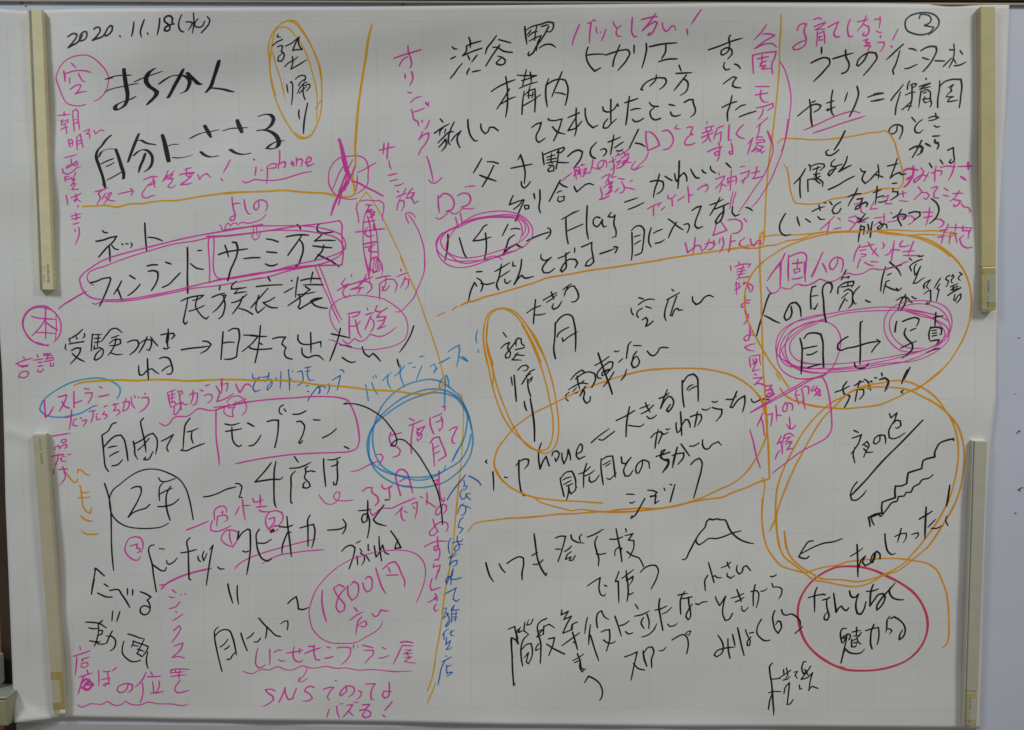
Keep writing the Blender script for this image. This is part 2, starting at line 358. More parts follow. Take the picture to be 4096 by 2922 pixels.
# ------------------------------------------------------------------ pen strokes
# Each block: #ink|part name|description, then one stroke per line:
# pen width (tenths of a millimetre; n = chisel tip) and the stroke's x y pairs in quarter
# millimetres from the sheet's top left corner.
STROKES = """
#K|handwritten_text|black handwritten date at the top left corner
17 346 122 360 112 375 108 385 112 384 121 370 141 346 168 367 156 385 147 396 133 400 116 415 101 427 101 429 112 422 130 408 138 396 140
14 412 111 406 122 401 132
17 460 90 471 82 483 83 487 93 476 114 452 137 472 130 496 121 508 107 519 87 531 75 540 79 538 95 526 110 512 119 504 114 509 103
15 570 118 574 123
17 633 61 629 91 622 119
17 678 51 665 84 660 103 664 124
15 690 106 693 114
17 745 46 741 80 732 115
17 805 70 798 63 800 47 791 36 775 37 765 47 766 59 779 69 788 80 786 94 774 99 763 95 768 84 784 74 807 69
15 840 30 829 55 826 80 834 98 848 103
13 858 61 876 61 886 65 876 84 866 96
14 891 24 892 61 885 108
#P|drawn_circle|pink circle round the sky character below the date
15 414 407 399 412 379 414 355 411 331 401 318 381 305 348 294 316 289 297 297 269 310 246 329 225 353 211 386 201 412 199 434 202 453 211 477 231 504 262 516 289 513 325 505 350 486 373 468 387 451 394
#P|handwritten_text|pink sky character inside the circle below the date
15 357 232 366 242 376 252
17 323 266 327 289 328 309
15 327 279 351 270 388 264 420 266 439 272
14 348 295 347 318
14 387 277 395 295 406 309 417 311
15 350 343 365 332 386 324 396 325 389 342 370 363 393 356 420 352
#K|handwritten_text|thick black brushed headline at the top left
n36 584 256 587 290 592 329 597 364 595 387 584 411 563 426 548 431 541 426 543 415 560 403 584 394 612 385 632 374
n36 507 300 533 296
n33 511 299 539 289 571 285 611 284
n33 503 352 533 341 582 331 618 323 641 320
n41 716 257 698 268 682 290 679 309 690 329 714 346 725 356 721 368 700 391 681 410
n33 630 312 659 299 695 286 727 276 750 268
n37 842 258 823 294 802 329 785 360 773 380
n33 735 322 763 302 791 288 823 285 851 290 867 306 864 329 850 352 829 361
n36 857 274 873 290 891 308 906 321 916 324
#P|handwritten_text|pink vertical note about bright mornings in the left margin
14 292 455 320 452 345 449
14 319 439 319 457
13 304 475 314 474
13 306 475 307 496 318 493
13 308 485 334 472 334 483 318 490
14 303 514 323 505 333 504
14 323 493 325 510 328 531
14 356 437 358 475 361 523
14 356 437 370 428 376 432 379 465 384 513
13 366 472 371 472
13 366 488 376 483 378 485
14 334 556 336 576 341 589
13 337 561 347 556 352 566 351 584
13 342 574 352 571
14 371 546 370 577 372 602
14 376 543 387 533 390 556 397 591
13 376 564 388 560
13 375 577 389 572
14 402 523 421 515 428 513 424 523 413 533 426 533 428 544 425 556
14 446 518 453 533 462 526 473 518 491 520
#K|drawn_circle|black ring round the number at the top right corner
15 4043 96 4031 111 4014 119 3985 122 3954 115 3934 105 3924 84 3926 61 3943 44 3970 34 4005 30 4033 34 4052 44 4065 61 4064 84 4047 105 4024 123
#K|handwritten_text|black number inside the ring at the top right corner
14 3983 54 3986 38 4007 38 4027 46 4033 59 4026 73 4005 83 4027 88 4046 91
#P|handwritten_text|pink exclamation beside the top right number
15 3894 99 3884 120 3873 144
15 3866 167 3872 174
14 3794 59 3808 56 3820 58
14 3817 45 3818 68 3814 93
14 3802 105 3813 111 3826 112
15 3821 124 3822 134
15 3810 153 3836 152 3838 160 3833 176 3822 191
#K|handwritten_text|black katakana word for inter below the top right number
17 3919 161 3893 184 3871 205 3849 226
16 3905 188 3896 222 3886 253 3878 268 3882 286
16 3944 179 3960 181 3975 188
16 3928 263 3947 260 3966 251 3980 245
17 3994 188 4012 177 4037 170 4057 172 4060 184 4050 215 4032 245 4006 275
15 4002 217 4016 222 4031 226
15 4055 230 4074 231 4095 231
15 4114 184 4131 186
14 4132 161 4135 192 4131 223 4115 260
15 4124 219 4110 234 4091 254
14 4133 223 4145 242
15 4138 251 4157 249 4187 235
14 4159 188 4170 203
#K|handwritten_text|black words for nursery school at the upper right
16 3801 369 3821 365 3840 365
16 3802 396 3825 392 3844 389
16 3923 330 3906 353 3889 373 3874 395
16 3913 361 3904 392 3896 423 3894 456
15 3950 315 3943 330 3942 349
14 3953 332 3966 326 3980 327 3973 338 3958 342
14 3935 373 3958 363 3977 361
15 3961 332 3962 361 3962 392 3956 419 3948 438
14 3962 398 3940 419 3921 435
13 3923 435 3936 423 3963 419
15 4018 303 4021 308
15 3992 338 4015 330 4038 323
14 4039 324 4015 336 3994 349
14 3994 349 4016 344 4038 338
14 4000 355 3996 392 3992 427
14 4001 361 4024 351 4036 357 4041 392 4046 411 4041 423
13 4009 365 4024 361
13 4017 380 4012 396 4020 406 4037 399
13 4009 390 4035 388
16 4078 315 4077 353 4072 392 4073 425
16 4080 336 4097 319 4124 309 4167 308 4172 334 4169 377 4167 408 4164 426
14 4117 342 4136 328
14 4136 330 4125 346 4130 357 4118 365 4107 379
14 4107 381 4138 380 4119 390 4114 400
14 4114 401 4135 399 4158 394
#K|handwritten_text|black words under the nursery school words at upper right
15 3964 466 3981 486
15 4008 477 3989 493 3978 516 3983 530 3998 532 4014 519
14 4036 469 4055 463 4079 465
14 4037 481 4059 477 4079 468
14 4064 449 4070 473
14 4060 501 4072 508 4085 505
15 3903 504 3901 524 3889 535 3873 535 3869 524 3880 506 3903 497 3925 504 3927 520 3915 557
15 3958 602 3981 590 4008 586 4012 594 4005 613
15 4011 565 3996 590 3985 613
14 4026 578 4048 589
14 4056 545 4087 545
15 4068 561 4067 575 4078 577 4083 586 4077 599
#K|drawn_line|black bracket line at the far lower left
15 387 2500 379 2533 372 2567
#K|handwritten_text|black word to climb at the lower left
15 430 2520 449 2533
15 400 2562 418 2571 440 2580 465 2580
16 455 2550 477 2546 493 2546 509 2569 529 2600 544 2629
15 535 2541 535 2571
15 559 2546 557 2573
15 592 2555 618 2565 640 2579 623 2593 633 2612 635 2633 624 2655 607 2661 591 2651 591 2632 608 2619 625 2623 634 2629
#K|drawn_line|short pair of black strokes above the word for video
15 465 2644 461 2689
15 498 2647 482 2693
#K|handwritten_text|black word for video at the lower left
16 418 2687 410 2696 401 2699
15 342 2696 372 2697 405 2703 436 2723
14 354 2722 371 2726 396 2725
14 399 2701 398 2741 388 2780 378 2806
14 402 2733 417 2735 414 2750 395 2757
14 357 2782 378 2786 403 2786
14 382 2786 402 2797 417 2796
14 461 2736 445 2766 432 2792 415 2799
15 433 2760 454 2760 472 2775 474 2796 462 2820 448 2828
14 531 2749 558 2757 587 2768 606 2772
14 554 2781 553 2795 544 2810
14 554 2782 578 2791 603 2799 622 2807 615 2825 593 2854
14 604 2774 591 2799 571 2840
13 549 2800 578 2806
14 573 2819 602 2829
15 569 2838 593 2854
14 512 2783 505 2809 504 2838 522 2862 547 2877 568 2876 585 2870
14 619 2833 612 2863 613 2889 619 2908
#P|handwritten_text|pink word for jinx running down at the lower left
15 737 2545 753 2559
15 724 2576 734 2581 749 2580
12 774 2565 780 2568
12 793 2563 798 2567
15 769 2601 752 2622 721 2632
12 749 2643 755 2650
15 782 2657 761 2671 734 2689
15 764 2709 751 2722 739 2732 764 2709 770 2722 759 2745 729 2787
15 741 2803 766 2793 780 2790 770 2815 728 2857 757 2852 785 2858
#P|handwritten_text|pink words for store location at the bottom left corner
14 312 2808 314 2823
16 281 2854 313 2844 357 2828
16 296 2857 294 2887 287 2941
15 316 2870 329 2865 355 2857
14 323 2865 320 2878
13 316 2887 315 2904 336 2904 347 2892 343 2882 316 2887
14 340 2917 346 2934
16 305 2951 331 2942 365 2931
17 324 2949 313 2981 297 3028
22 313 2977 334 2959 351 2964 330 2981 355 2972 367 2985 341 3007 316 3000 338 2985 363 2989 341 3011 327 3011
15 392 2918 394 2955 392 2991
14 413 2922 430 2925 447 2922
14 406 2961 427 2957 446 2954
14 434 2924 433 2980 418 2991 413 2984 426 2978 443 2982
17 458 2919 476 2903
16 525 2986 518 3005 492 3021 475 3014 478 2997 498 2984 527 2979 546 2986 543 3005 522 3022
16 608 2927 590 2962 558 2996
15 590 2975 593 3000 591 3031 579 3067
14 629 2923 639 2940
15 615 2947 641 2946 674 2943
14 636 2968 640 2992 641 3019
14 666 2966 667 2991 652 3019
17 625 3023 652 3021 686 3013
17 722 2914 721 2931
15 722 2914 751 2909 805 2912
13 743 2914 742 2926
13 764 2913 761 2926
14 726 2927 784 2922
14 720 2945 755 2939 793 2936
14 757 2926 758 2956
15 762 2963 741 2991 736 3008 748 3019 774 3016 801 3008
#P|drawn_line|pink wavy underline at the bottom left corner
15 294 3080 309 3090 326 3086 348 3075 377 3075 402 3076 430 3064 453 3077 478 3082 495 3074 510 3061 529 3072 554 3078 583 3076 613 3065 655 3071 718 3072 789 3075 795 3071
#K|handwritten_text|black words inside the red circle at lower right
16 3638 2547 3651 2551
15 3637 2575 3653 2570 3671 2564
15 3669 2561 3661 2568 3658 2602 3663 2623 3669 2648 3662 2665 3649 2663 3648 2648 3659 2631
17 3687 2543 3692 2576 3700 2629 3711 2610 3723 2601 3734 2616 3746 2622 3755 2609
17 3756 2532 3767 2559 3777 2562 3797 2546 3788 2576 3787 2609 3794 2634 3810 2638 3822 2617 3831 2580
15 3832 2534 3860 2531 3885 2522
17 3861 2502 3852 2529 3849 2563 3849 2600 3865 2575 3889 2546 3905 2544 3914 2558 3910 2579 3891 2609 3881 2618 3879 2609 3898 2567 3929 2529 3957 2495
17 3935 2518 3933 2537 3946 2560 3971 2570 3995 2571
15 3748 2702 3730 2703 3722 2719 3723 2740 3730 2769
15 3733 2740 3759 2727
15 3760 2727 3766 2735 3760 2754
15 3727 2748 3752 2742
14 3751 2731 3736 2769
15 3751 2727 3748 2757 3739 2803 3728 2860 3734 2828 3745 2795 3762 2811 3791 2817 3815 2813 3831 2795
14 3773 2719 3812 2710
15 3793 2697 3793 2723 3792 2735
14 3780 2737 3809 2735
14 3814 2720 3797 2744 3773 2761
14 3772 2752 3773 2786 3790 2786 3797 2769
14 3781 2769 3797 2765
14 3795 2746 3803 2765 3814 2773
15 3833 2712 3861 2703 3889 2697 3892 2718 3891 2751 3886 2775
17 3869 2684 3859 2710 3856 2743 3857 2773 3864 2795
15 3937 2646 3927 2663 3926 2692 3923 2720
14 3926 2703 3943 2705 3949 2713 3939 2727
16 3941 2656 3957 2648 3982 2663 4003 2688 4008 2713 3997 2742 3983 2752 3984 2734 3996 2707
#K|handwritten_text|black closing bracket after the date
13 910 48 898 61 895 77 906 83 926 80 938 59
15 950 39 960 52 956 69 941 88 923 106
#K|handwritten_text|last thick black character of the headline at top left
n36 997 222 987 255 973 294 956 337 937 358
n33 937 358 958 340 984 341 1019 346 1043 353 1058 356
#O|drawn_circle|orange rings round the cram school words at top left
17 1247 85 1272 66 1303 56 1327 59 1351 85 1378 128 1397 167 1416 209 1432 256 1437 299 1438 349 1437 392 1435 427 1425 471 1408 510 1388 541 1364 553 1340 553 1316 533 1292 498 1261 443 1238 384 1223 326 1216 271 1214 217 1210 178 1217 139 1231 104 1247 85
14 1303 60 1323 66 1354 101 1382 140 1405 186 1428 252 1435 303
14 1247 89 1267 83 1291 85 1315 105 1342 139 1365 178 1384 225 1399 279 1413 338 1418 396 1415 447 1413 482
17 1251 85 1239 104 1231 135 1224 174 1217 217 1216 263 1227 330 1239 373
14 1228 186 1241 240 1256 287 1267 330 1278 382
14 1436 388 1426 404 1409 427
14 1412 498 1392 533 1368 549 1344 545 1320 529
#K|handwritten_text|black cram school return words in the orange rings at top left
12 1253 113 1249 124 1265 126
13 1227 162 1246 147 1272 135
13 1250 166 1266 161 1272 163 1266 186 1277 194 1277 209 1265 227 1251 225 1253 209 1269 194
13 1284 163 1310 151 1334 132 1344 125 1334 139 1315 181 1333 178 1355 178 1347 167 1340 151 1344 125
12 1347 170 1356 174
13 1280 250 1293 236 1317 223 1337 208
14 1313 207 1315 232 1306 260 1336 244 1374 221
14 1338 433 1337 451 1340 470
16 1376 404 1367 443 1359 490 1356 532
13 1287 324 1289 342 1292 359
13 1301 318 1307 311 1311 320 1312 354 1310 385 1306 411
13 1325 302 1337 292 1355 286 1365 287 1369 296 1363 311
13 1370 299 1354 310 1344 318 1338 331
12 1375 315 1361 320 1347 335 1331 364
13 1362 330 1384 323 1388 329 1382 342 1371 353
12 1360 320 1357 354 1359 371 1365 388
12 1341 362 1357 346 1373 334
#O|drawn_line|orange dividing line falling from the top left of centre
28 1656 76 1641 132 1629 210 1610 319 1595 416 1585 514 1578 608
#K|handwritten_text|thick black second headline of the upper left
n36 928 497 936 513 947 533 955 549
n33 866 552 891 539 919 529 956 523 991 516
n39 1069 473 1076 494 1084 513 1090 529
n33 1012 519 1040 511 1076 509 1113 507
n36 1166 458 1193 451 1217 454 1227 468 1221 490 1200 511 1160 519
n37 1160 519 1188 517 1216 525 1240 545 1249 572 1243 588 1223 597 1199 596
n30 1195 595 1215 578 1243 566 1268 563
#K|handwritten_text|black first half of the second headline at the upper left
n26 520 539 500 556 479 583 458 607 453 627 464 670 479 718 488 763
n22 464 633 478 609 502 599 535 597
n30 539 598 550 631 561 670 571 710 569 726
12 472 662 497 650 527 639
12 495 672 512 666 531 655
13 498 730 523 718 559 698
n28 642 532 624 572 606 615 591 654
n25 628 564 648 560 672 572 714 580
n28 616 626 639 607 663 600 683 609 697 631 697 651 685 678 663 695
n25 667 616 658 643 645 670 636 699
n39 743 536 751 564 760 607 769 653
n25 766 586 784 579 812 578
n25 787 634 815 636 847 631 872 622
n33 908 609 924 623 944 631 982 628
n33 1037 600 1057 613 1089 621 1121 617
#P|handwritten_text|pink small vertical characters in the left margin under the morning note
14 316 635 340 629 369 621
14 316 796 320 817 322 836
16 365 841 369 848
14 334 887 356 881 377 876
14 337 899 376 891
14 354 871 360 893 355 905
14 343 921 371 914
14 349 943 352 953
15 367 935 369 957 361 985 348 1010
14 342 640 345 663 323 671 321 681 349 663 366 648
14 345 663 364 668 371 663 368 653 354 661
14 304 683 306 699 322 705 348 694 367 678 384 671
14 316 717 315 735 313 717 332 714
14 321 727 339 724
14 361 696 355 712 347 727 339 720
14 344 732 357 727 346 745 338 755 354 745 359 747 346 765 343 771 356 771 371 770
14 338 806 360 799 381 788
14 358 791 361 811 357 823 349 817 362 811 378 823
#P|handwritten_text|pink night note with arrow under the second headline
13 478 746 479 755
15 443 781 469 775 503 763
15 473 775 456 789 464 801 450 837
14 488 789 472 813
14 497 787 515 785 504 805 479 833
14 488 805 504 817 528 821
13 503 793 492 805
15 545 791 578 783 608 777
14 598 767 610 777 601 796
17 1036 645 1023 670 1006 697
15 994 724 1002 734
16 656 730 676 722 696 716 717 716
14 699 722 702 738 704 763
13 700 732 690 743 675 753 666 763 657 776 648 792 654 804 671 807 685 801 703 797
13 675 752 690 750 703 745
14 702 733 705 743 702 749
13 765 691 755 712 742 729
14 740 736 749 728 759 712 759 728
13 759 712 766 712 765 721
14 791 692 772 709 785 707 767 726 785 723 779 738 765 754 762 760 772 763 787 760 795 752
14 836 686 852 681 867 678
16 814 708 843 702 860 700 877 698
17 854 704 871 702 877 700
13 846 684 846 712 851 716
16 851 716 868 712 848 729 817 750 841 749 859 746 870 740
14 893 707 901 728 914 712 933 702 941 711 952 720
#O|drawn_line|orange dividing line under the headlines at the upper left
22 388 844 422 843 455 842 487 839 511 843 539 847 568 839 596 833 649 832 689 825 730 820 791 819 831 814 892 803 973 792 1021 785 1120 782
#K|handwritten_text|black katakana word net at the left
14 470 948 479 957 492 957
17 441 995 474 989 503 979 532 973 519 993 485 1025 451 1063
16 498 1017 500 1049 500 1083
14 510 1013 522 1027 538 1031
13 553 1005 561 1011
13 571 1005 583 1007
14 595 1001 599 1011 591 1024
17 657 915 658 961 660 1004 662 1035
15 669 977 698 980 732 992
#P|handwritten_text|pink phone word in latin letters right of the night note
17 1139 641 1142 645
16 1148 676 1146 694 1143 711
13 1167 688 1178 689
15 1196 675 1197 710 1193 746
15 1200 671 1218 661 1238 663 1234 678 1218 680 1202 682
16 1252 604 1251 643 1244 682
16 1246 663 1262 655 1275 653 1276 667 1270 678
18 1303 651 1311 657 1310 669 1299 659
16 1323 635 1325 651 1322 671
16 1325 647 1343 641 1351 647 1344 671
17 1361 657 1383 651 1389 639 1379 631 1371 639 1367 659 1374 671 1401 661
#P|drawn_line|pink wavy underline under the latin phone word
16 1089 734 1100 744 1116 739 1141 728 1165 731 1197 732 1237 731 1277 723 1318 710 1354 700 1388 694
#O|drawn_line|orange dividing line ending at the scribbled out circle
22 1011 790 1071 783 1132 781 1192 779 1273 775 1333 781 1393 785 1445 787 1493 798 1533 803 1561 800 1576 791 1574 758 1566 730 1568 702 1579 671 1580 631 1579 592 1584 533 1592 474
#P|drawn_circle|pink scribbled out circle with a crossed out word at the end of the orange line
15 1586 789 1614 769 1630 750 1634 710 1634 671 1623 643 1599 629 1555 629 1515 635 1487 655 1468 686 1462 726 1466 754 1481 781 1497 797 1525 809 1565 813 1585 809
15 1521 643 1529 663 1510 698 1490 746 1477 777
15 1567 645 1542 694 1522 742 1505 781
14 1512 576 1523 635 1534 694
34 1510 557 1522 592 1531 631 1541 679 1546 710 1552 726
20 1543 679 1554 710 1558 726
18 1577 671 1562 710 1546 742 1530 769
30 1552 730 1530 758 1509 789 1493 821 1480 853 1471 882
20 1542 726 1522 773 1513 805 1505 835
16 1550 734 1538 750 1534 777
15 1534 710 1522 750 1501 797
14 1550 742 1525 781
20 1562 734 1590 742 1622 760 1654 775 1700 800
16 1587 699 1615 687 1639 673 1668 657
16 1587 710 1586 742 1582 777
14 1534 726 1553 694
#P|handwritten_text|pink vertical name of the northern people right of the scribbled circle
16 1683 604 1715 596 1751 588
16 1704 576 1700 620
16 1723 573 1719 608 1717 639
15 1726 647 1727 667 1735 686
15 1722 711 1759 703
15 1730 735 1762 728
15 1750 754 1762 754 1789 745
14 1760 777 1766 783
15 1758 804 1798 787
14 1774 805 1762 837 1758 860
14 1770 821 1786 817 1790 833 1777 864
15 1827 766 1810 785 1800 809
14 1798 766 1786 789
14 1814 787 1834 785 1818 805 1798 809
14 1834 789 1822 809 1830 823 1834 831 1850 821
#P|drawn_line|pink long curved arrow rising to the name of the northern people
14 1809 916 1797 888 1797 874 1810 870 1826 876 1837 890
14 1809 880 1829 908 1849 944 1865 988 1875 1028 1877 1067 1876 1117
#P|handwritten_text|pink small name above the boxed word
15 1041 803 1042 829 1046 853 1052 881 1049 900 1037 906 1029 899 1037 889 1057 883
14 1044 835 1058 831 1078 830
15 1094 815 1096 837 1102 861 1112 877 1122 876
15 1157 825 1157 845 1148 859 1138 857 1135 843 1147 823 1171 816 1191 825 1194 845 1185 865
#P|drawn_line|pink wavy arrow underline above the boxed word
14 984 924 988 926 995 944 1005 950 1016 920 1024 916 1032 928 1045 916 1055 916 1065 922 1085 912 1101 916 1141 910 1166 900 1188 879
13 1131 924 1132 968
13 1145 930 1148 972
14 1122 964 1128 980 1140 989 1152 980 1163 954
#K|handwritten_text|black name of the northern people inside the pink box
17 977 1052 1006 1042 1054 1034 1105 1027
16 1006 1012 1014 1036 1021 1064
17 1039 998 1055 1000 1061 1020 1056 1056 1041 1092 1028 1120 1020 1148 1015 1165
17 1086 1070 1118 1066 1158 1065
16 1188 984 1213 988 1239 997
16 1188 1040 1232 1044
16 1181 1092 1199 1100 1219 1099 1235 1092
16 1323 922 1333 932 1338 942
17 1274 975 1306 969 1338 966 1372 968
16 1344 966 1321 1000 1297 1032 1281 1055
17 1332 984 1346 1008 1347 1036 1337 1068 1324 1096 1312 1103
16 1421 918 1409 934 1411 948 1427 957 1451 958 1479 954
16 1435 958 1423 972 1398 993 1434 990 1489 991
16 1390 1014 1430 1019 1472 1022
16 1438 1011 1430 1036 1413 1056 1399 1073
15 1411 1052 1442 1066 1470 1080 1504 1104
#P|drawn_line|pink arch over the struck out pink characters
14 1595 823 1621 817 1653 819 1686 821 1699 831 1701 853 1695 888 1696 906
15 1584 831 1584 861 1589 888 1592 913
#O|drawn_line|orange line slanting down from the struck out pink characters
13 1577 857 1589 833 1610 801 1625 781 1646 809 1673 853 1705 912 1736 976 1768 1044 1796 1117
#P|drawn_circle|pink long loop striking out the vertical pink characters
14 1625 861 1612 908 1610 968 1611 1020 1619 1076 1630 1128 1638 1168
14 1637 861 1653 900 1668 956 1674 1020 1675 1068 1671 1108
16 1629 884 1640 928 1644 988 1643 1036 1639 1108 1634 1148
14 1651 1068 1667 1060 1683 1080 1693 1108 1691 1140
13 1659 1068 1651 1108
13 1669 1068 1659 1116
14 1687 1092 1667 1120
#P|handwritten_text|pink struck out vertical characters inside the long loop
15 1622 837 1638 838 1652 838
15 1640 839 1632 853 1626 861
18 1620 875 1630 863 1646 857 1636 867 1650 857
20 1626 869 1640 863 1644 869
16 1640 867 1659 865 1660 871 1646 879 1658 881 1640 891
15 1615 912 1638 908 1664 903
16 1579 954 1613 951 1657 945 1704 939
22 1657 922 1658 944
15 1631 933 1619 946 1619 962 1629 972 1659 968
19 1609 1007 1633 1002 1669 996
15 1616 1020 1641 1016 1660 1008
15 1646 1021 1634 1027 1636 1037 1650 1039 1672 1039
#P|drawn_line|pink double loop round the words at the left middle
18 1172 921 1105 933 1024 947 943 960 862 975 780 993 699 1013 617 1033 556 1049 494 1068 453 1086 412 1112 378 1138 364 1158 367 1182 384 1219 408 1238 469 1249 530 1249 611 1241 693 1226 775 1210 857 1190 979 1162 1060 1147 1168 1129
15 424 1186 406 1174 397 1154 403 1134 428 1118 473 1104 535 1080 596 1059 658 1041 719 1023 780 1007 861 995 942 979 1044 969
16 417 1264 425 1268 456 1259 530 1257 611 1249 693 1234 775 1218 856 1200 979 1186 1060 1171 1168 1151
#P|drawn_line|pink box round the name of the northern people
16 937 969 933 1009 935 1057 937 1117 934 1174 963 1163 1020 1158 1101 1145 1168 1134
16 957 969 958 1017 955 1057 953 1109 959 1137 971 1153 1003 1155 1060 1149 1168 1131
17 926 974 1007 970 1088 962 1169 952 1250 940 1331 928 1391 922 1452 914 1508 905 1517 920 1517 956 1519 1008 1522 1048 1516 1096 1469 1098 1389 1100 1328 1106 1247 1116
16 1007 974 1128 958 1209 947 1290 947 1371 951 1443 964 1487 976 1515 1000 1527 1028 1510 1052 1470 1076 1409 1096 1328 1108 1206 1124
15 1008 944 1068 936 1129 930 1250 927 1351 928 1411 934 1471 948 1515 968 1531 996 1531 1024 1510 1040 1462 1060 1401 1076 1328 1092 1247 1112
#K|handwritten_text|black word for a northern country inside the pink loop at left
16 411 1175 434 1170 463 1158 496 1152 501 1158 491 1186 473 1227 448 1277
16 548 1168 531 1198 512 1226
15 530 1202 539 1227 548 1252
15 585 1143 608 1158
17 629 1182 608 1206 588 1222 574 1231
16 662 1102 684 1097 708 1097
17 667 1125 692 1122 708 1128 709 1150 699 1178 679 1208
15 744 1085 769 1094
16 806 1132 784 1154 755 1182 727 1195
17 841 1021 841 1077 838 1146 838 1220
16 853 1091 875 1109 909 1117
15 885 1035 903 1034
#K|handwritten_text|black words for national dress below the pink box
15 808 1254 835 1242 868 1234 908 1229 892 1242 857 1252
15 837 1246 830 1283 821 1319 818 1349 824 1356 833 1346
14 842 1299 875 1289 910 1274
14 880 1238 871 1278 887 1307 906 1327 918 1333 928 1321
14 981 1188 977 1205
15 944 1238 974 1226 1000 1220
15 986 1230 1006 1228 993 1254 968 1286 946 1305
15 994 1234 1001 1266 996 1298 984 1323 973 1331
15 1051 1169 1031 1190 1031 1202 1055 1200 1096 1195
14 1059 1202 1043 1222 1071 1216 1098 1214
15 1030 1262 1058 1254 1097 1226
15 1079 1234 1066 1266 1049 1290 1033 1310
15 1062 1286 1090 1294 1122 1312
#K|handwritten_text|black words for tired of exams at the left middle
16 369 1380 346 1401 308 1423
13 308 1419 314 1438
13 341 1413 344 1423
14 376 1396 379 1409 369 1419
14 307 1444 340 1438 374 1433
14 293 1446 290 1462 295 1471
16 318 1472 339 1462 358 1462 355 1478 338 1503 311 1532
15 320 1486 342 1505 374 1522
15 413 1400 409 1433 405 1475
13 415 1403 455 1401
13 439 1405 432 1458
13 421 1419 447 1417
13 420 1437 447 1433
14 420 1450 417 1466 442 1460
15 442 1458 458 1468 457 1486 440 1507 424 1515 417 1510 425 1490 450 1466
14 453 1431 476 1401 502 1376 518 1375 544 1393
13 496 1417 530 1405
14 487 1441 508 1425 535 1423 536 1441 516 1449 487 1451
15 517 1419 507 1453 495 1474 478 1494
14 494 1484 515 1490 545 1488
16 566 1436 590 1427 610 1427 616 1441 601 1470 575 1491
15 620 1441 647 1425 672 1425 673 1441 662 1471 649 1467
15 654 1412 639 1445 616 1482
15 670 1412 684 1433 700 1451
16 716 1403 738 1398 770 1396 776 1406 762 1420
15 748 1377 748 1404
32 746 1404 741 1437
15 743 1437 744 1457
16 724 1461 736 1465 753 1457
17 804 1468 850 1461 891 1457 924 1452
16 900 1430 920 1432 936 1444 920 1465 889 1484
15 613 1539 613 1559 616 1580 627 1580 652 1559 672 1553 684 1563 703 1575
16 653 1508 653 1543 655 1602
16 706 1507 727 1501 747 1506 759 1534 762 1563 754 1575 737 1575
15 717 1561 734 1547 753 1538
#K|handwritten_text|black first characters of want to leave the country
16 990 1388 985 1440 978 1511
16 1013 1385 1036 1374 1058 1376 1062 1399 1052 1460 1047 1499 1019 1509 992 1509
14 989 1438 1014 1434 1039 1435
15 1081 1403 1120 1404 1163 1411
15 1155 1361 1149 1420 1139 1480 1128 1524
15 1143 1409 1112 1444 1074 1474
14 1099 1452 1119 1464 1162 1466
14 1148 1436 1162 1446
#O|drawn_line|orange dividing line across the left middle
26 325 1627 347 1617 396 1609 458 1605 520 1602 601 1605 683 1600 765 1602 827 1606 908 1602 1011 1599 1160 1603
#P|drawn_line|pink line leading down to the book circle at the far left
17 390 1215 355 1233 322 1253 284 1275 268 1288
17 390 1214 357 1230 319 1252 290 1270 266 1290
#K|handwritten_text|black words for costume below the pink box
15 1191 1147 1196 1158 1202 1167
15 1140 1191 1173 1187 1214 1184 1254 1183
15 1191 1198 1164 1228 1135 1260 1115 1283
15 1150 1230 1139 1265 1137 1293 1145 1306 1161 1293 1178 1279
15 1220 1238 1188 1256 1168 1260 1188 1275 1208 1283 1230 1283
14 1293 1163 1299 1168
15 1262 1217 1282 1206 1305 1194
15 1323 1150 1315 1196 1311 1237
15 1335 1164 1372 1156 1422 1156
15 1388 1128 1378 1174
15 1347 1184 1388 1182 1432 1183
14 1355 1191 1375 1204 1347 1222
14 1320 1226 1355 1222 1397 1214
15 1355 1222 1322 1244 1278 1273
15 1328 1228 1330 1264 1322 1280 1330 1288 1362 1268 1395 1252 1427 1240 1395 1244 1377 1254 1395 1272 1423 1282 1449 1285
#P|drawn_line|pink double stem leading down from the box to the circled people word
14 1397 1095 1413 1139 1432 1188 1456 1240 1479 1300 1503 1349
14 1415 1097 1437 1151 1456 1204 1480 1268 1495 1304 1513 1336
26 1097 1142 1194 1127 1276 1112 1357 1103 1405 1099
15 1097 1164 1194 1148 1275 1124 1356 1107 1397 1101
16 1405 1099 1462 1097 1518 1096
#P|drawn_circle|pink ring round the people word at left of centre
13 1498 1391 1474 1361 1462 1324 1462 1288 1472 1272 1500 1248 1541 1234 1589 1227 1638 1232 1698 1245 1743 1272 1775 1300 1797 1336 1802 1376 1790 1417 1749 1445 1697 1459 1644 1466 1587 1462 1534 1452 1494 1436 1474 1426 1453 1422
#P|handwritten_text|pink people word inside the ring left of centre
16 1539 1310 1564 1304 1593 1300 1584 1314 1558 1324
16 1546 1318 1545 1365 1547 1419
15 1551 1363 1576 1361 1594 1340
15 1572 1336 1580 1369 1586 1393 1598 1411
14 1625 1284 1627 1294
16 1617 1314 1637 1307 1655 1303
16 1641 1316 1629 1344 1614 1377
15 1637 1324 1653 1344 1651 1369 1638 1388
16 1668 1274 1659 1296 1678 1300 1712 1284
16 1686 1300 1665 1324 1686 1322 1704 1320
16 1669 1340 1694 1336 1706 1320 1693 1352 1669 1375 1689 1368 1707 1360
#P|drawn_line|pink wavy underline inside the ring left of centre
15 1514 1421 1526 1434 1543 1441 1567 1417 1595 1429 1612 1423 1636 1397 1669 1407 1693 1405 1717 1393 1750 1368
#P|handwritten_text|pink words for both sides right of the costume word
13 1556 1139 1559 1149
15 1530 1155 1521 1167 1513 1179 1521 1187 1541 1179
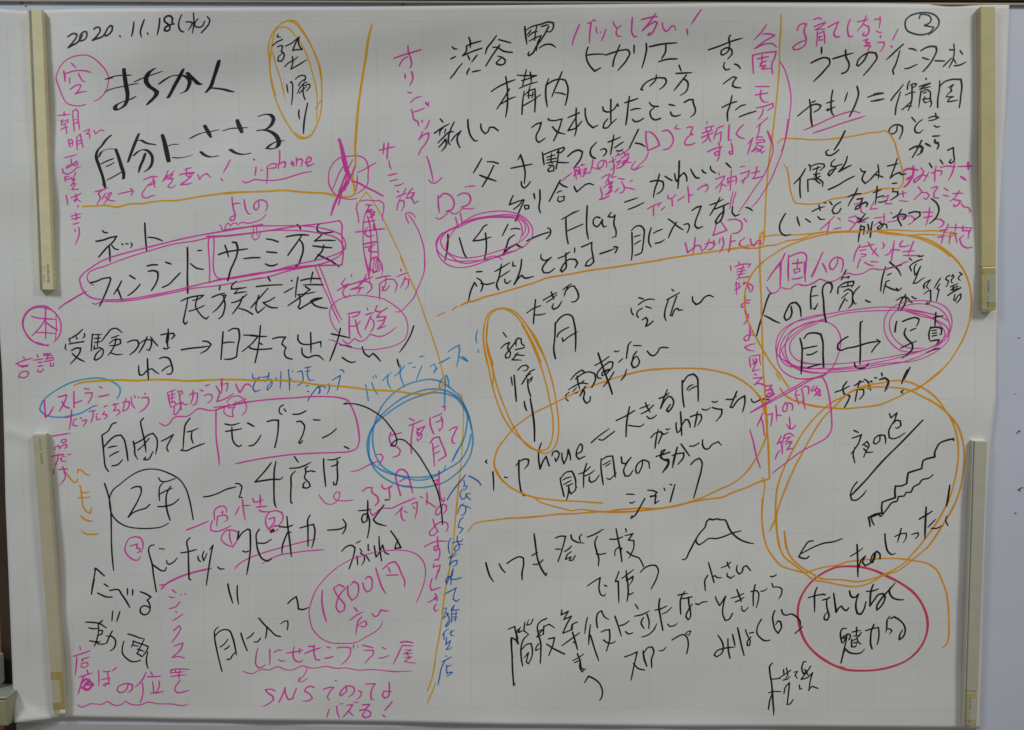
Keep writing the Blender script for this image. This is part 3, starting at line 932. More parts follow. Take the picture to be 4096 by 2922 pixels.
16 1495 1207 1525 1191 1558 1179 1598 1167 1651 1147
15 1549 1179 1521 1208 1519 1224 1533 1238 1553 1224
15 1623 1137 1610 1163 1590 1187 1553 1203 1598 1195 1585 1218
15 1590 1179 1614 1167 1642 1179 1646 1195 1624 1221
14 1578 1195 1610 1195
16 1665 1155 1695 1147 1727 1143
15 1679 1179 1680 1215 1678 1244
14 1679 1179 1711 1159 1743 1159 1755 1179 1747 1217
14 1707 1149 1705 1183 1691 1207 1707 1205 1723 1187
14 1691 1187 1695 1203
14 1772 1114 1774 1123
15 1756 1147 1780 1137 1806 1129
14 1792 1147 1784 1171 1772 1193
14 1788 1155 1806 1159 1806 1183 1792 1203
#P|drawn_line|pink curved tail running to the ring left of centre
14 1876 1063 1878 1103 1868 1147 1844 1203 1828 1239 1803 1267 1775 1294 1759 1301 1746 1299
#P|drawn_circle|pink scribble at the foot of the long loop
14 1619 1063 1625 1095 1633 1123 1639 1087 1651 1063 1668 1063 1684 1083 1691 1103 1679 1119 1655 1129 1651 1103
18 1639 1111 1655 1131 1671 1115
13 1672 1063 1675 1087 1667 1111
#K|handwritten_text|black words want to leave the country at left of centre
15 1108 1405 1145 1408 1181 1409
15 1107 1461 1132 1465 1168 1465 1203 1462
15 1152 1440 1160 1442
15 1208 1419 1234 1412 1265 1412 1254 1426 1248 1442 1266 1458 1258 1479 1265 1499 1292 1509
15 1320 1402 1319 1422 1331 1438 1360 1444 1392 1438 1419 1431 1420 1456
15 1375 1391 1376 1434 1375 1481
15 1335 1460 1339 1487 1359 1501 1387 1493 1408 1493 1431 1512
16 1467 1397 1506 1405 1547 1414
16 1506 1373 1498 1409 1481 1458 1458 1516
15 1504 1445 1530 1448 1555 1454
15 1513 1500 1534 1515 1554 1522 1570 1519
16 1601 1454 1611 1482 1631 1498 1648 1482 1664 1496 1680 1516
#K|drawn_line|black slanting stroke and comma at the end of the leaving words
15 1828 1362 1814 1401 1794 1437 1765 1477
15 1754 1507 1763 1542
#O|drawn_line|orange line bending back under the leaving words
14 1772 1063 1800 1127 1840 1215 1880 1328 1920 1441 1944 1522 1961 1599
22 1105 1601 1186 1601 1268 1603 1317 1607 1390 1619 1471 1625 1553 1632 1634 1643 1715 1646 1776 1652 1817 1658 1858 1660 1898 1654 1939 1636 1955 1621 1961 1599
#B|handwritten_text|dark blue words for next to the shop below the orange line
13 1117 1574 1116 1589 1129 1597 1154 1587
13 1142 1589 1123 1618 1118 1642 1128 1653 1149 1644
12 1160 1589 1182 1585 1191 1568
12 1189 1566 1186 1589 1170 1609
12 1174 1601 1198 1597 1202 1617 1181 1646 1179 1638 1198 1609
12 1219 1589 1222 1601
13 1242 1564 1240 1601 1237 1640
13 1275 1554 1278 1601 1279 1646
12 1276 1601 1288 1593
12 1291 1560 1295 1564
13 1315 1564 1334 1560 1339 1584 1337 1609 1314 1625
12 1348 1547 1375 1541
12 1350 1562 1370 1560
12 1362 1544 1358 1576 1366 1601 1390 1600
12 1351 1627 1361 1625
12 1357 1650 1365 1652
13 1358 1692 1377 1662 1406 1627
12 1408 1627 1412 1645 1406 1660
12 1398 1635 1430 1625
12 1414 1641 1412 1658
12 1430 1625 1436 1637
13 1451 1617 1455 1629 1444 1662
13 1465 1602 1488 1588 1504 1580 1498 1608 1489 1643
12 1503 1556 1513 1555 1521 1568
#C|handwritten_text|light blue words for banana juice left of centre
15 1614 1618 1620 1653 1626 1692
15 1642 1612 1650 1636 1668 1663
13 1647 1581 1649 1592
13 1659 1577 1662 1590
16 1689 1602 1708 1583 1730 1565
16 1712 1577 1712 1608 1726 1640
16 1742 1581 1761 1567 1785 1538
16 1769 1534 1767 1575 1785 1628
14 1802 1528 1822 1522
16 1854 1496 1871 1494
16 1824 1544 1834 1542
17 1862 1538 1850 1567 1838 1599
15 1897 1542 1915 1528 1923 1538 1915 1566 1931 1546
21 1939 1524 1958 1515 1985 1500
#P|drawn_circle|pink double ring round the book character at the far left
17 218 1449 182 1447 153 1435 126 1408 108 1376 105 1343 119 1311 142 1289 175 1278 208 1278 236 1295 260 1319 273 1347 274 1376 265 1408 239 1437
15 214 1453 178 1441 141 1429 118 1400 107 1360 116 1323 142 1295 179 1283 212 1287 236 1295
13 254 1319 254 1368 248 1424
#P|handwritten_text|pink book character in the ring at the far left
15 145 1322 169 1329 210 1333 253 1336
15 209 1285 207 1335 207 1376 204 1421
15 206 1337 180 1372 144 1408
15 208 1347 233 1368 261 1384
14 161 1393 200 1394 247 1398
#P|handwritten_text|pink word for language under the book ring
14 102 1501 108 1510
15 68 1532 101 1518 143 1507
15 74 1531 86 1541 109 1539
20 94 1542 121 1542
15 121 1537 96 1547
15 97 1565 82 1580 80 1590 98 1594 119 1584 124 1572 112 1564 97 1568
14 164 1491 169 1504
15 146 1516 175 1512 192 1509
15 167 1526 189 1523
15 166 1543 189 1539
15 165 1557 165 1567 182 1565 190 1553
14 192 1488 225 1486
15 194 1494 233 1494
14 217 1488 204 1510 233 1502 235 1510
15 195 1522 237 1514
14 222 1526 221 1542 234 1541 236 1526
#C|drawn_circle|light blue ring round the restaurant word at left
18 514 1685 527 1660 528 1640 516 1624 488 1607 447 1595 406 1595 357 1602 307 1616 257 1641 211 1670 179 1703 167 1735 187 1756 220 1766 257 1769 302 1762 352 1749 386 1731 407 1720 427 1714
#P|handwritten_text|pink restaurant word in the light blue ring at left
17 189 1694 190 1731 191 1770 208 1756 229 1723
17 252 1678 272 1674 289 1669 284 1690 271 1715 254 1743
16 267 1698 279 1719 300 1728
17 322 1653 321 1690 321 1725
16 325 1706 355 1694
15 369 1641 392 1644
16 373 1661 404 1659 400 1677 384 1706
15 436 1631 448 1639
17 432 1677 453 1673 478 1667
#P|handwritten_text|pink words would differ under the restaurant word
16 279 1770 311 1764
16 309 1737 306 1776 296 1822
14 318 1780 331 1776
15 316 1784 313 1805 332 1807
14 347 1770 353 1774
16 355 1784 374 1780 371 1792 359 1807
15 387 1743 418 1737
16 406 1739 403 1764 394 1792
14 418 1755 426 1753
15 418 1763 421 1780 438 1774
15 454 1722 468 1716
15 455 1743 447 1755 463 1755 467 1765 454 1776
16 491 1714 522 1706
15 499 1706 505 1722 496 1739 517 1734 525 1747 508 1761
15 553 1685 544 1710 537 1740 554 1734 567 1710 565 1697 536 1701
15 576 1677 579 1710 591 1728
14 591 1671 595 1681
13 607 1677 611 1681
15 636 1660 640 1666
17 623 1681 650 1679 654 1697 641 1722 610 1746
#P|handwritten_text|pink words close to the station at lower left
15 738 1656 743 1685 750 1722
13 738 1656 760 1650 777 1642
13 758 1648 757 1701
12 745 1671 772 1662
12 747 1685 772 1677
13 751 1701 767 1697 775 1710
14 754 1724 783 1707 800 1701 791 1730 774 1755 764 1753 767 1718
14 781 1654 801 1649 805 1660 788 1671
14 789 1652 792 1685 797 1732
14 804 1701 812 1711 826 1709
15 836 1666 854 1660 871 1660 870 1676 859 1709 849 1713
15 852 1646 850 1676 839 1709
14 883 1646 897 1650
14 901 1670 922 1664 932 1666 936 1676 929 1693 915 1703
14 906 1627 925 1621
16 953 1627 963 1643 969 1656 962 1680 956 1697 984 1688 1009 1676 1030 1660
14 978 1596 980 1627 977 1660
14 986 1619 1006 1615 1004 1635 998 1651
16 1041 1619 1049 1639 1059 1657 1071 1639 1080 1623 1096 1619 1106 1626 1112 1631
16 982 1594 977 1615 979 1635
#P|drawn_line|pink curling underline with a struck ring below the station words
16 698 1792 724 1804 736 1800 766 1767 786 1763 819 1763 844 1750 869 1730 885 1728 906 1733 934 1736 963 1729 1009 1715 1050 1700 1081 1686 1087 1683
17 943 1723 972 1719 1013 1713 1054 1705 1095 1696
15 1067 1756 1084 1737 1086 1713 1075 1688 1054 1672 1034 1672 1013 1684 997 1701
15 988 1725 987 1746 999 1758 1026 1764 1024 1737 1035 1713 1038 1694
14 1007 1705 1008 1725 1037 1721
#P|handwritten_text|pink short vertical note beside the lower left magnet bar
17 219 1853 257 1847 301 1839
15 258 1876 265 1868 279 1868 281 1876 268 1884 258 1878
15 228 1915 230 1905 247 1895 251 1909 260 1897 280 1890 284 1899 272 1907
16 215 1944 242 1938 267 1934
15 244 1932 239 1959 229 1985
14 285 1935 303 1934
14 260 1942 272 1944
14 249 1955 256 1950 257 1965 278 1965
14 221 2000 219 2017 221 2025
16 242 2004 260 2000 283 2001
16 261 1988 268 2013 272 2033 258 2058 246 2071
#A|handwritten_text|orange vertical word beside the lower left magnet bar
16 270 2011 284 2029 296 2046 312 2060 322 2058 326 2046
16 326 2017 331 2002 347 2008 363 2023 380 2029
16 336 2075 340 2100 343 2137 350 2175 366 2195 378 2199 385 2174
16 342 2106 360 2106 378 2103
16 328 2129 355 2129 377 2126
17 334 2212 356 2229 387 2237
#K|handwritten_text|black place name at lower left before the pink box
15 506 1792 494 1795 468 1830 441 1848 445 1900 448 1950 453 1991 465 2010
16 449 1900 475 1871 500 1852 525 1847 537 1863 548 1908 554 1962
14 468 1904 488 1898 507 1896
14 473 1942 490 1931 514 1920
14 482 1985 505 1981 529 1958
15 580 1875 585 1904 586 1933 598 1957
15 588 1885 623 1866 648 1846 669 1839 685 1862 686 1895 678 1932
15 628 1772 617 1784 620 1821 629 1866 636 1924
14 599 1914 622 1895 650 1862
14 623 1957 633 1945 627 1957 641 1957 667 1920
15 706 1873 730 1862 759 1844 742 1874 729 1907 735 1920
15 835 1771 814 1800 807 1841 801 1907
15 821 1832 842 1828 870 1815
15 842 1831 839 1857 847 1884
15 801 1907 791 1914 815 1916 844 1903 896 1883
#P|drawn_line|pink box round the cake word at lower left
18 951 1738 950 1783 950 1865 959 1948 961 1981
18 1034 1973 1110 1957 1193 1943 1275 1932 1378 1925 1480 1921 1542 1916 1570 1904 1583 1871 1581 1822 1572 1773 1548 1711 1536 1691 1503 1679 1442 1673 1381 1673 1299 1679 1218 1684 1156 1690 1095 1698 1046 1707 996 1717 951 1734
#K|handwritten_text|black cake word inside the pink box at lower left
15 990 1796 1019 1801 1054 1792
15 993 1829 1026 1824 1063 1817
15 1020 1811 1020 1840 1025 1873 1037 1890 1052 1896 1061 1890
15 1090 1791 1119 1807
15 1148 1846 1128 1877 1111 1891 1095 1893
16 1177 1785 1207 1778 1227 1779 1225 1823 1218 1864 1209 1900
14 1250 1711 1237 1718 1231 1737 1236 1751 1245 1752
13 1253 1728 1262 1741
15 1292 1752 1318 1751 1350 1737
15 1308 1785 1326 1782 1342 1802 1338 1831 1316 1878 1322 1882 1333 1869
15 1382 1776 1413 1778
15 1483 1816 1456 1839 1422 1856
15 1517 1894 1539 1905
#K|drawn_line|black curved arrow from the cake box into the light blue rings
12 1518 1706 1531 1699
12 1517 1706 1556 1704 1604 1715 1645 1735 1686 1764 1718 1801 1742 1838 1750 1862 1748 1881 1738 1893 1723 1889 1734 1875 1754 1862 1779 1864 1807 1887 1840 1924 1874 1977 1904 2031 1929 2092 1945 2171 1951 2242
#K|handwritten_text|black words for four shops at lower left
15 1059 2125 1054 2125
16 1192 1969 1167 2001 1118 2055 1158 2048 1207 2042 1232 2042 1243 2031
16 1213 1963 1206 1996 1203 2050 1202 2112 1205 2154 1211 2170
15 1295 1940 1313 1967
15 1274 1993 1311 1990 1339 1981 1369 1965
15 1298 2006 1283 2021 1279 2070 1276 2124 1277 2147 1283 2149
15 1353 1985 1343 1992 1345 2012 1339 2033 1361 2062 1363 2074 1350 2081 1332 2079 1334 2062 1342 2054
15 1351 2008 1368 2004 1386 2008
16 1425 1950 1425 1987 1429 2033 1433 2074
15 1443 1954 1467 1954 1499 1943
14 1460 1983 1475 1979 1491 1967
15 1485 1956 1485 1999 1486 2036 1480 2065 1469 2066 1468 2053
#K|drawn_line|black arrow pointing from the two years ring to four shops
15 887 2123 905 2121 951 2107 992 2088 1034 2077
15 1031 2062 1046 2063 1060 2076 1054 2101 1046 2126
#P|drawn_line|pink arrow pointing into the light blue rings
16 1547 2007 1581 1999 1622 1978 1672 1957
16 1660 1929 1680 1928 1688 1941 1680 1961 1667 1982
#P|handwritten_text|pink words for five shops inside the light blue rings
16 1771 1833 1746 1838 1720 1846
16 1724 1831 1717 1854 1725 1883 1750 1895 1766 1911 1758 1932 1730 1942
15 1805 1767 1829 1780
16 1805 1800 1833 1790 1866 1775
16 1823 1798 1814 1862 1814 1926
#P|handwritten_text|pink words for three months at left of centre
17 1596 2094 1617 2079 1638 2078 1638 2098 1662 2119 1668 2139 1651 2159
16 1683 2064 1685 2077 1699 2085 1728 2068 1716 2081 1717 2114 1715 2136
17 1765 2112 1753 2068 1745 2019 1757 2000 1776 1996 1790 2006 1806 2047 1819 2101
15 1761 2050 1790 2033
15 1773 2072 1810 2070
15 1625 2173 1633 2193 1641 2204 1657 2189 1678 2172 1723 2170 1764 2151 1830 2124
15 1741 2199 1756 2185 1773 2164 1766 2193 1776 2222 1786 2227
13 1781 2182 1793 2189
15 1814 2151 1838 2141 1838 2172 1828 2217
13 1820 2163 1830 2172
13 1853 2118 1863 2122
#P|drawn_line|pink looped arrow under the five shops ring
15 1403 2111 1415 2132 1436 2151 1460 2153 1481 2140 1494 2115 1494 2099 1480 2099 1467 2115 1473 2132 1493 2137 1555 2135
#K|drawn_circle|black ring round the two years words at lower left
13 727 2243 693 2260 651 2266 589 2266 540 2258 503 2238 475 2204 466 2163 467 2129 482 2096 516 2067 554 2037 596 2012 638 2000 679 2000 736 2018 781 2045 809 2086 824 2136 833 2186 839 2226
#K|drawn_line|black long stroke left of the two years ring
14 446 2064 457 2100 468 2150 471 2213 470 2275 469 2338 471 2401 475 2460
#K|handwritten_text|black two years words inside the ring
15 564 2087 586 2078 607 2079 610 2095 597 2133 571 2179 548 2216 570 2196 600 2183 629 2174 646 2158
14 688 2037 698 2053 715 2055 763 2041
14 711 2057 693 2078 689 2107 690 2141
14 691 2112 718 2097 750 2084
15 741 2076 724 2107 719 2149 724 2191 735 2229
15 682 2168 716 2166 754 2153 777 2133
#P|handwritten_text|pink ring with number three beside the black doughnut word
15 596 2396 589 2409 573 2411 544 2393 529 2367 533 2342 551 2313 576 2305 600 2310 611 2333 603 2377
15 552 2347 575 2340 586 2338 581 2355 595 2359 597 2371 584 2378
#K|handwritten_text|black doughnut word at lower left
15 661 2341 643 2346 636 2358 640 2392 649 2426 654 2476 665 2555
15 649 2429 672 2446 692 2459 707 2459 713 2444
13 683 2358 707 2360
14 716 2410 715 2421 726 2430 743 2421 764 2399
15 779 2377 815 2371 850 2361
15 822 2308 810 2320 813 2366 813 2420 814 2496 822 2500
14 856 2391 859 2408 868 2416
14 883 2370 876 2391 882 2412 897 2378
15 910 2361 925 2341 916 2378 902 2454 891 2523
14 944 2440 954 2449 972 2448
#P|drawn_line|pink thick underline below the black doughnut word
20 682 2524 703 2522
24 688 2541 711 2518 749 2497 791 2479 854 2460 916 2446
#P|handwritten_text|pink words once again at lower left
17 809 2272 859 2253 907 2232
15 934 2227 937 2181 956 2167 976 2164 986 2173 989 2193
13 965 2192 976 2191
13 970 2185 971 2198
14 943 2254 948 2210 984 2206 994 2216 987 2231 975 2237
15 925 2231 916 2256 916 2273 937 2279 970 2271 1008 2252
15 1046 2166 1027 2204
16 1061 2135 1064 2176 1071 2226
15 1059 2162 1094 2160
16 1107 2128 1111 2145 1125 2145 1153 2134
16 1140 2114 1141 2164
16 1125 2167 1147 2166 1169 2163
16 1133 2182 1149 2188 1184 2188
#P|handwritten_text|pink ringed number one and number two over the tapioca word
15 1012 2348 981 2336 961 2315 970 2290 991 2273 1015 2273 1038 2281 1035 2314 1012 2350
15 1001 2275 1000 2306 1010 2340
15 1218 2267 1197 2278 1177 2268 1163 2243 1165 2213 1182 2190 1211 2184 1236 2192 1241 2213 1231 2238 1218 2253 1202 2249
15 1177 2222 1202 2213 1202 2230 1179 2263 1197 2255 1214 2253
#K|handwritten_text|black tapioca word at lower left
16 1042 2277 1035 2314 1061 2281 1082 2267 1092 2272 1093 2314 1090 2377 1083 2423 1073 2474
15 1058 2367 1067 2371 1088 2366
15 1133 2268 1120 2289 1120 2322 1127 2368 1145 2402 1170 2413 1186 2402
15 1122 2330 1159 2330 1186 2314
14 1183 2282 1187 2272 1197 2268 1197 2277 1185 2283
15 1223 2255 1259 2257 1284 2248
15 1258 2209 1261 2255 1267 2305 1275 2391
15 1275 2280 1259 2282 1246 2313 1235 2347 1233 2376
15 1316 2261 1346 2252 1375 2244 1381 2262 1379 2304 1367 2351
15 1362 2202 1353 2217 1351 2271 1350 2344
#K|drawn_line|black arrow after the tapioca word
15 1438 2270 1474 2268 1502 2262 1523 2247
15 1507 2220 1521 2245 1517 2266 1504 2289
#P|drawn_line|pink double underline below the tapioca word
16 1020 2447 1033 2432 1075 2404 1137 2379 1221 2353 1304 2330 1386 2310
16 1144 2423 1178 2402 1232 2382 1282 2374 1344 2365 1419 2359
#K|handwritten_text|black word for soon at left of centre
15 1577 2182 1606 2180 1631 2176
15 1619 2136 1618 2186 1614 2228 1597 2236 1591 2220 1600 2199 1618 2195 1626 2228 1624 2261 1616 2304
15 1691 2155 1668 2186 1643 2222 1655 2236 1675 2244 1700 2250
13 1695 2133 1713 2132
#K|handwritten_text|black words go bust at left of centre
15 1500 2367 1518 2347 1547 2339 1560 2349 1555 2379 1546 2408 1533 2444
13 1566 2328 1584 2319
13 1582 2353 1590 2366 1584 2374 1600 2382 1602 2403 1589 2428
13 1569 2387 1571 2427
13 1608 2382 1625 2412
13 1619 2334 1619 2361 1627 2359
14 1646 2340 1650 2370 1654 2391 1666 2374 1683 2336 1699 2374 1711 2378
14 1667 2296 1670 2353 1678 2407
15 1720 2272 1741 2302 1765 2348 1738 2352 1745 2327 1753 2311
#P|drawn_circle|pink loop round the price at lower left
14 1832 2598 1850 2557 1867 2507 1874 2456 1864 2410 1839 2381 1798 2363 1749 2359 1674 2365 1592 2385 1530 2408 1471 2446 1421 2493 1383 2543 1362 2594 1351 2641 1354 2679 1364 2717 1381 2742 1409 2767 1442 2782 1505 2786 1559 2781 1609 2753 1651 2728 1672 2706 1680 2681
#P|handwritten_text|pink price words inside the loop at lower left
17 1411 2545 1409 2594 1415 2640 1428 2687
16 1510 2528 1487 2517 1462 2534 1474 2560 1490 2581 1511 2610 1506 2635 1486 2644 1473 2623 1478 2589 1495 2555 1524 2528
16 1526 2521 1528 2564 1544 2589 1565 2572 1574 2542 1570 2513 1553 2502 1539 2519
16 1605 2492 1616 2479 1628 2483 1636 2512 1627 2542 1611 2550 1599 2534 1593 2506
17 1652 2441 1665 2487 1677 2525 1696 2558
16 1684 2445 1711 2420 1736 2411 1748 2424 1768 2470 1781 2499 1780 2525
14 1707 2436 1717 2461
16 1698 2473 1727 2472 1754 2471
16 1554 2622 1569 2639
17 1533 2680 1564 2656 1595 2640
16 1587 2664 1572 2682 1564 2711 1559 2749
14 1568 2707 1589 2688 1605 2683 1609 2698 1597 2709 1580 2707
16 1633 2649 1643 2662 1655 2660 1672 2632 1693 2636 1709 2636
#K|drawn_line|black small mark left of the price loop
16 1256 2605 1275 2586 1294 2573 1300 2599 1303 2630 1324 2632 1347 2623
#K|drawn_line|pair of black parallel strokes under the doughnut word
16 988 2517 993 2550 1001 2579 1008 2605
16 1030 2524 1029 2567 1034 2610
#K|handwritten_text|black angular stroke before the word to climb
15 389 2454 394 2448 413 2465 433 2484
15 394 2452 388 2482 378 2528 372 2567
#A|handwritten_text|orange short stroke ending the vertical word at the lower left
17 338 2281 356 2293 381 2295 411 2292
#C|drawn_circle|light blue triple rings round the five shops words
17 2011 1653 1979 1627 1946 1606 1897 1596 1841 1605 1784 1625 1734 1660 1693 1705 1669 1746 1652 1795 1643 1849 1647 1902 1663 1951 1691 1988 1732 2013 1785 2033 1846 2044 1895 2035 1936 2016 1961 1996 1964 1977
18 1994 1960 2023 1905 2047 1855 2059 1798 2060 1749 2043 1716 2015 1679 1970 1659 1913 1655 1856 1668 1795 1692 1734 1729 1685 1766 1648 1803 1627 1844 1618 1890 1626 1939 1650 1993 1699 2038 1764 2067 1834 2077 1903 2070 1957 2053 2006 2020 2047 1979 2075 1929 2086 1872 2080 1806 2060 1741
18 2080 1814 2068 1757 2047 1708 2011 1667 1958 1643 1897 1639 1836 1653 1775 1680 1714 1725 1660 1783 1635 1832 1626 1894 1630 1947 1654 1980 1703 2009 1773 2025 1846 2031 1916 2020 1977 1991 2031 1954 2063 1900 2078 1839
16 2015 1655 2031 1675 2051 1716 2072 1765
15 1994 1958 2018 1909 2039 1880
#C|drawn_line|light blue arrow pointing up out of the rings
17 1962 1714 1962 1675 1964 1635 1967 1590
16 1938 1631 1942 1610 1958 1586 1971 1578 1977 1594 1981 1633
#P|handwritten_text|pink ordinal word inside the light blue rings
17 1897 1764 1899 1798 1913 1837
15 1909 1764 1950 1747
15 1923 1786 1954 1772
15 1946 1761 1952 1782 1949 1810 1939 1824 1935 1811
14 1952 1716 1964 1716 1962 1733
14 1841 1815 1852 1821
15 1843 1819 1839 1831 1847 1848 1874 1803
15 1845 1831 1862 1840 1857 1856 1843 1868 1839 1856
15 1839 1815 1856 1811 1874 1801
17 1898 1878 1913 1856 1937 1850 1945 1872 1963 1917 1967 1934 1949 1946 1933 1956
15 1908 1880 1912 1922 1916 1981
13 1914 1901 1935 1889
13 1914 1926 1941 1913
16 1983 1821 2002 1808 2017 1806 2006 1831 1994 1860 1996 1876 2008 1879
#O|drawn_line|orange line running down from the rings to the bottom centre
13 2013 1656 2035 1661 2039 1679 2045 1757 2042 1839 2037 1921 2030 2003 2022 2086 2014 2169 2007 2227
16 2028 2019 2022 2074 2013 2157 2006 2240 1996 2337 1986 2407 1977 2474
18 1980 2443 1968 2504 1956 2581 1944 2683 1934 2750 1920 2825 1910 2897 1897 2955 1880 3003
17 1917 2963 1911 2983 1901 3008 1891 3030 1881 3057
#P|handwritten_text|pink long vertical note about the next shop left of the orange line
17 1936 2003 1936 2036 1936 2060
15 1910 2048 1930 2040
16 1925 2062 1947 2060
15 1932 2044 1922 2062
16 1936 2060 1938 2094 1944 2124 1952 2138 1959 2136 1960 2121
15 1882 2101 1883 2130 1881 2155
15 1878 2138 1897 2149 1919 2164
11 1852 2116 1863 2124
15 1949 2157 1946 2179 1930 2201 1920 2196 1922 2179 1938 2160 1954 2150 1968 2157 1968 2174 1956 2193
15 1908 2217 1916 2246 1931 2276
15 1968 2272 1975 2254 1971 2237 1954 2230 1932 2236 1907 2260 1892 2279 1896 2292 1910 2292 1927 2274
15 1869 2343 1899 2327 1926 2318 1973 2318
16 1928 2296 1928 2318 1930 2349 1922 2360 1913 2357 1914 2343 1926 2338 1937 2357 1938 2376 1929 2399 1915 2403 1934 2403
16 1911 2421 1908 2435 1940 2427 1934 2449 1922 2477
16 1932 2447 1919 2492
16 1902 2489 1895 2525 1900 2541 1940 2527
16 1917 2556 1925 2578 1926 2590
16 1887 2595 1908 2583 1928 2566
14 1912 2572 1918 2585
16 1920 2604 1911 2622 1918 2637 1931 2629
#B|handwritten_text|blue long vertical note down the right side of the orange line
15 2053 2019 2034 2043 2009 2074 1987 2104 1971 2132
15 2068 2023 2091 2035 2113 2051 2122 2065
12 2045 2041 2050 2064
12 2042 2070 2061 2068 2050 2089
12 2045 2082 2031 2096 2030 2115 2039 2129 2050 2125 2056 2104 2075 2103
12 2056 2110 2064 2121 2075 2130
12 2045 2148 2031 2159 2021 2179 2017 2195
13 2031 2154 2053 2159 2077 2169
13 2053 2165 2054 2181 2047 2195 2034 2201
13 2044 2209 2031 2220 2020 2254 2033 2256 2042 2262 2026 2281
13 1988 2304 1978 2323 1977 2351 1981 2373
13 1993 2326 2014 2319 2036 2315 2040 2308
13 2016 2293 2017 2320 2025 2334 2022 2354 2008 2362 2003 2354 2009 2340 2025 2331 2040 2331
13 2008 2368 1995 2379 1978 2394 2003 2384 2014 2373
13 1992 2387 1986 2407 1981 2426 2000 2407 2014 2404 2014 2418 1997 2433
13 1997 2443 1992 2477
14 1995 2447 1988 2474 1988 2514
14 2034 2482 2014 2489 1988 2487 1981 2477 1968 2511 1965 2494 1978 2474
14 1956 2559 1984 2544 2011 2528 2001 2558 1997 2581 2011 2591 2024 2581
11 1946 2640 1954 2625 1968 2620 1961 2642 1951 2669
11 1967 2642 1977 2649 1951 2669
14 1967 2644 1977 2662 1979 2689 1967 2706 1962 2703 1974 2683
19 2002 2608 1991 2625 1997 2628
13 1987 2632 2024 2628
13 1991 2625 1989 2689
11 1991 2649 2014 2645
11 1991 2662 2015 2662
11 2010 2635 2007 2684
11 1991 2679 2010 2669
13 1977 2716 1961 2727 1947 2747
12 1956 2737 1955 2766
13 1979 2737 2000 2723
12 1987 2723 1987 2747 2000 2747
13 1967 2755 1964 2788 1984 2770 1977 2794 1965 2810 1977 2810 1990 2801
12 1963 2839 1968 2844
14 1945 2869 1967 2857 1987 2845
14 1960 2862 1943 2897 1935 2937 1928 2973
14 1967 2883 1967 2913 1970 2924
13 1967 2890 1987 2883
14 1968 2917 1993 2915 1966 2937
#K|handwritten_text|black words caught the eye at the bottom left
14 940 2715 925 2730 923 2759 931 2816 942 2872 953 2919
15 925 2757 941 2738 969 2726 989 2730 1004 2762 1015 2811 1020 2843
14 947 2807 968 2791 983 2770
14 967 2817 979 2811 990 2799
14 977 2864 990 2862 1003 2843 1015 2831
15 1042 2742 1052 2778 1069 2823
14 1068 2767 1088 2754 1102 2737
14 1100 2782 1115 2782 1130 2765
15 1124 2672 1144 2697 1176 2729 1199 2751 1220 2757
14 1160 2711 1158 2737 1153 2765
14 1222 2698 1240 2686 1254 2685 1255 2704 1251 2724
#P|handwritten_text|pink words for an old cake shop at the bottom left
15 1117 2810 1108 2851 1109 2891 1121 2902 1137 2897 1149 2887
15 1171 2816 1170 2891
14 1190 2830 1206 2820 1226 2820
14 1209 2863 1225 2870 1243 2865
16 1247 2832 1285 2827 1319 2819
14 1305 2811 1307 2835
15 1282 2803 1275 2837 1285 2866 1304 2873 1318 2865
16 1347 2801 1373 2802
16 1329 2834 1357 2821 1401 2807
15 1371 2794 1370 2833 1378 2861 1396 2864
14 1426 2802 1447 2808
16 1419 2855 1436 2853 1456 2846
15 1474 2807 1508 2803 1535 2807 1535 2828 1519 2860 1493 2884
13 1549 2791 1548 2809
12 1567 2797 1569 2805
15 1589 2793 1634 2805
15 1598 2817 1638 2817 1638 2831 1618 2855 1600 2875
14 1678 2802 1694 2812
15 1660 2853 1684 2850 1707 2840
18 1759 2780 1788 2776 1818 2782
15 1768 2792 1751 2830 1726 2881
14 1768 2793 1816 2796
13 1779 2814 1809 2814 1774 2833 1812 2829
12 1788 2823 1797 2850
13 1779 2850 1809 2846 1777 2867 1801 2872 1827 2874
#P|drawn_line|pink wavy underline and down arrow at the bottom left of centre
14 1050 2918 1069 2926 1089 2928 1133 2908 1164 2911 1205 2896 1244 2910 1276 2909 1316 2891 1352 2900 1383 2900 1423 2892 1467 2901 1515 2899 1562 2908 1630 2906 1669 2908 1729 2915 1768 2914
12 1691 2911 1727 2913 1760 2914 1787 2912 1809 2911
14 1337 2900 1331 2922 1315 2943 1301 2959
14 1305 2943 1296 2961 1311 2965 1327 2957 1340 2947
#P|handwritten_text|pink words about going viral at the bottom left of centre
16 1191 3009 1179 3001 1147 3003 1159 3018 1182 3036 1184 3050 1162 3067 1138 3080
16 1208 3060 1226 3025 1237 2992 1238 3017 1250 3047 1266 3045 1278 3021 1289 2994
16 1369 2991 1354 2985 1330 2996 1326 3008 1350 3024 1360 3041 1346 3051 1316 3054
15 1410 2999 1434 2991 1458 2989 1438 3011 1427 3036 1437 3050
14 1463 2957 1472 2962
16 1512 2980 1515 3003 1493 3027 1483 3023 1493 3003 1525 2982 1545 2986 1551 3002 1543 3019 1525 3033
14 1569 3004 1581 3008 1581 3022 1563 3045
16 1603 2973 1645 2971 1633 2989 1625 3014 1626 3043 1640 3047
16 1708 2964 1708 3001 1702 3030 1686 3038 1676 3022 1684 3005 1720 3007
14 1435 3091 1424 3128
15 1469 3076 1472 3105 1482 3132
12 1485 3066 1499 3064
16 1515 3072 1542 3068 1528 3092 1500 3125
15 1520 3097 1544 3121
12 1547 3057 1568 3059
16 1586 3069 1618 3067 1600 3088 1572 3096 1604 3094 1624 3104 1620 3122 1596 3128 1584 3119 1596 3100
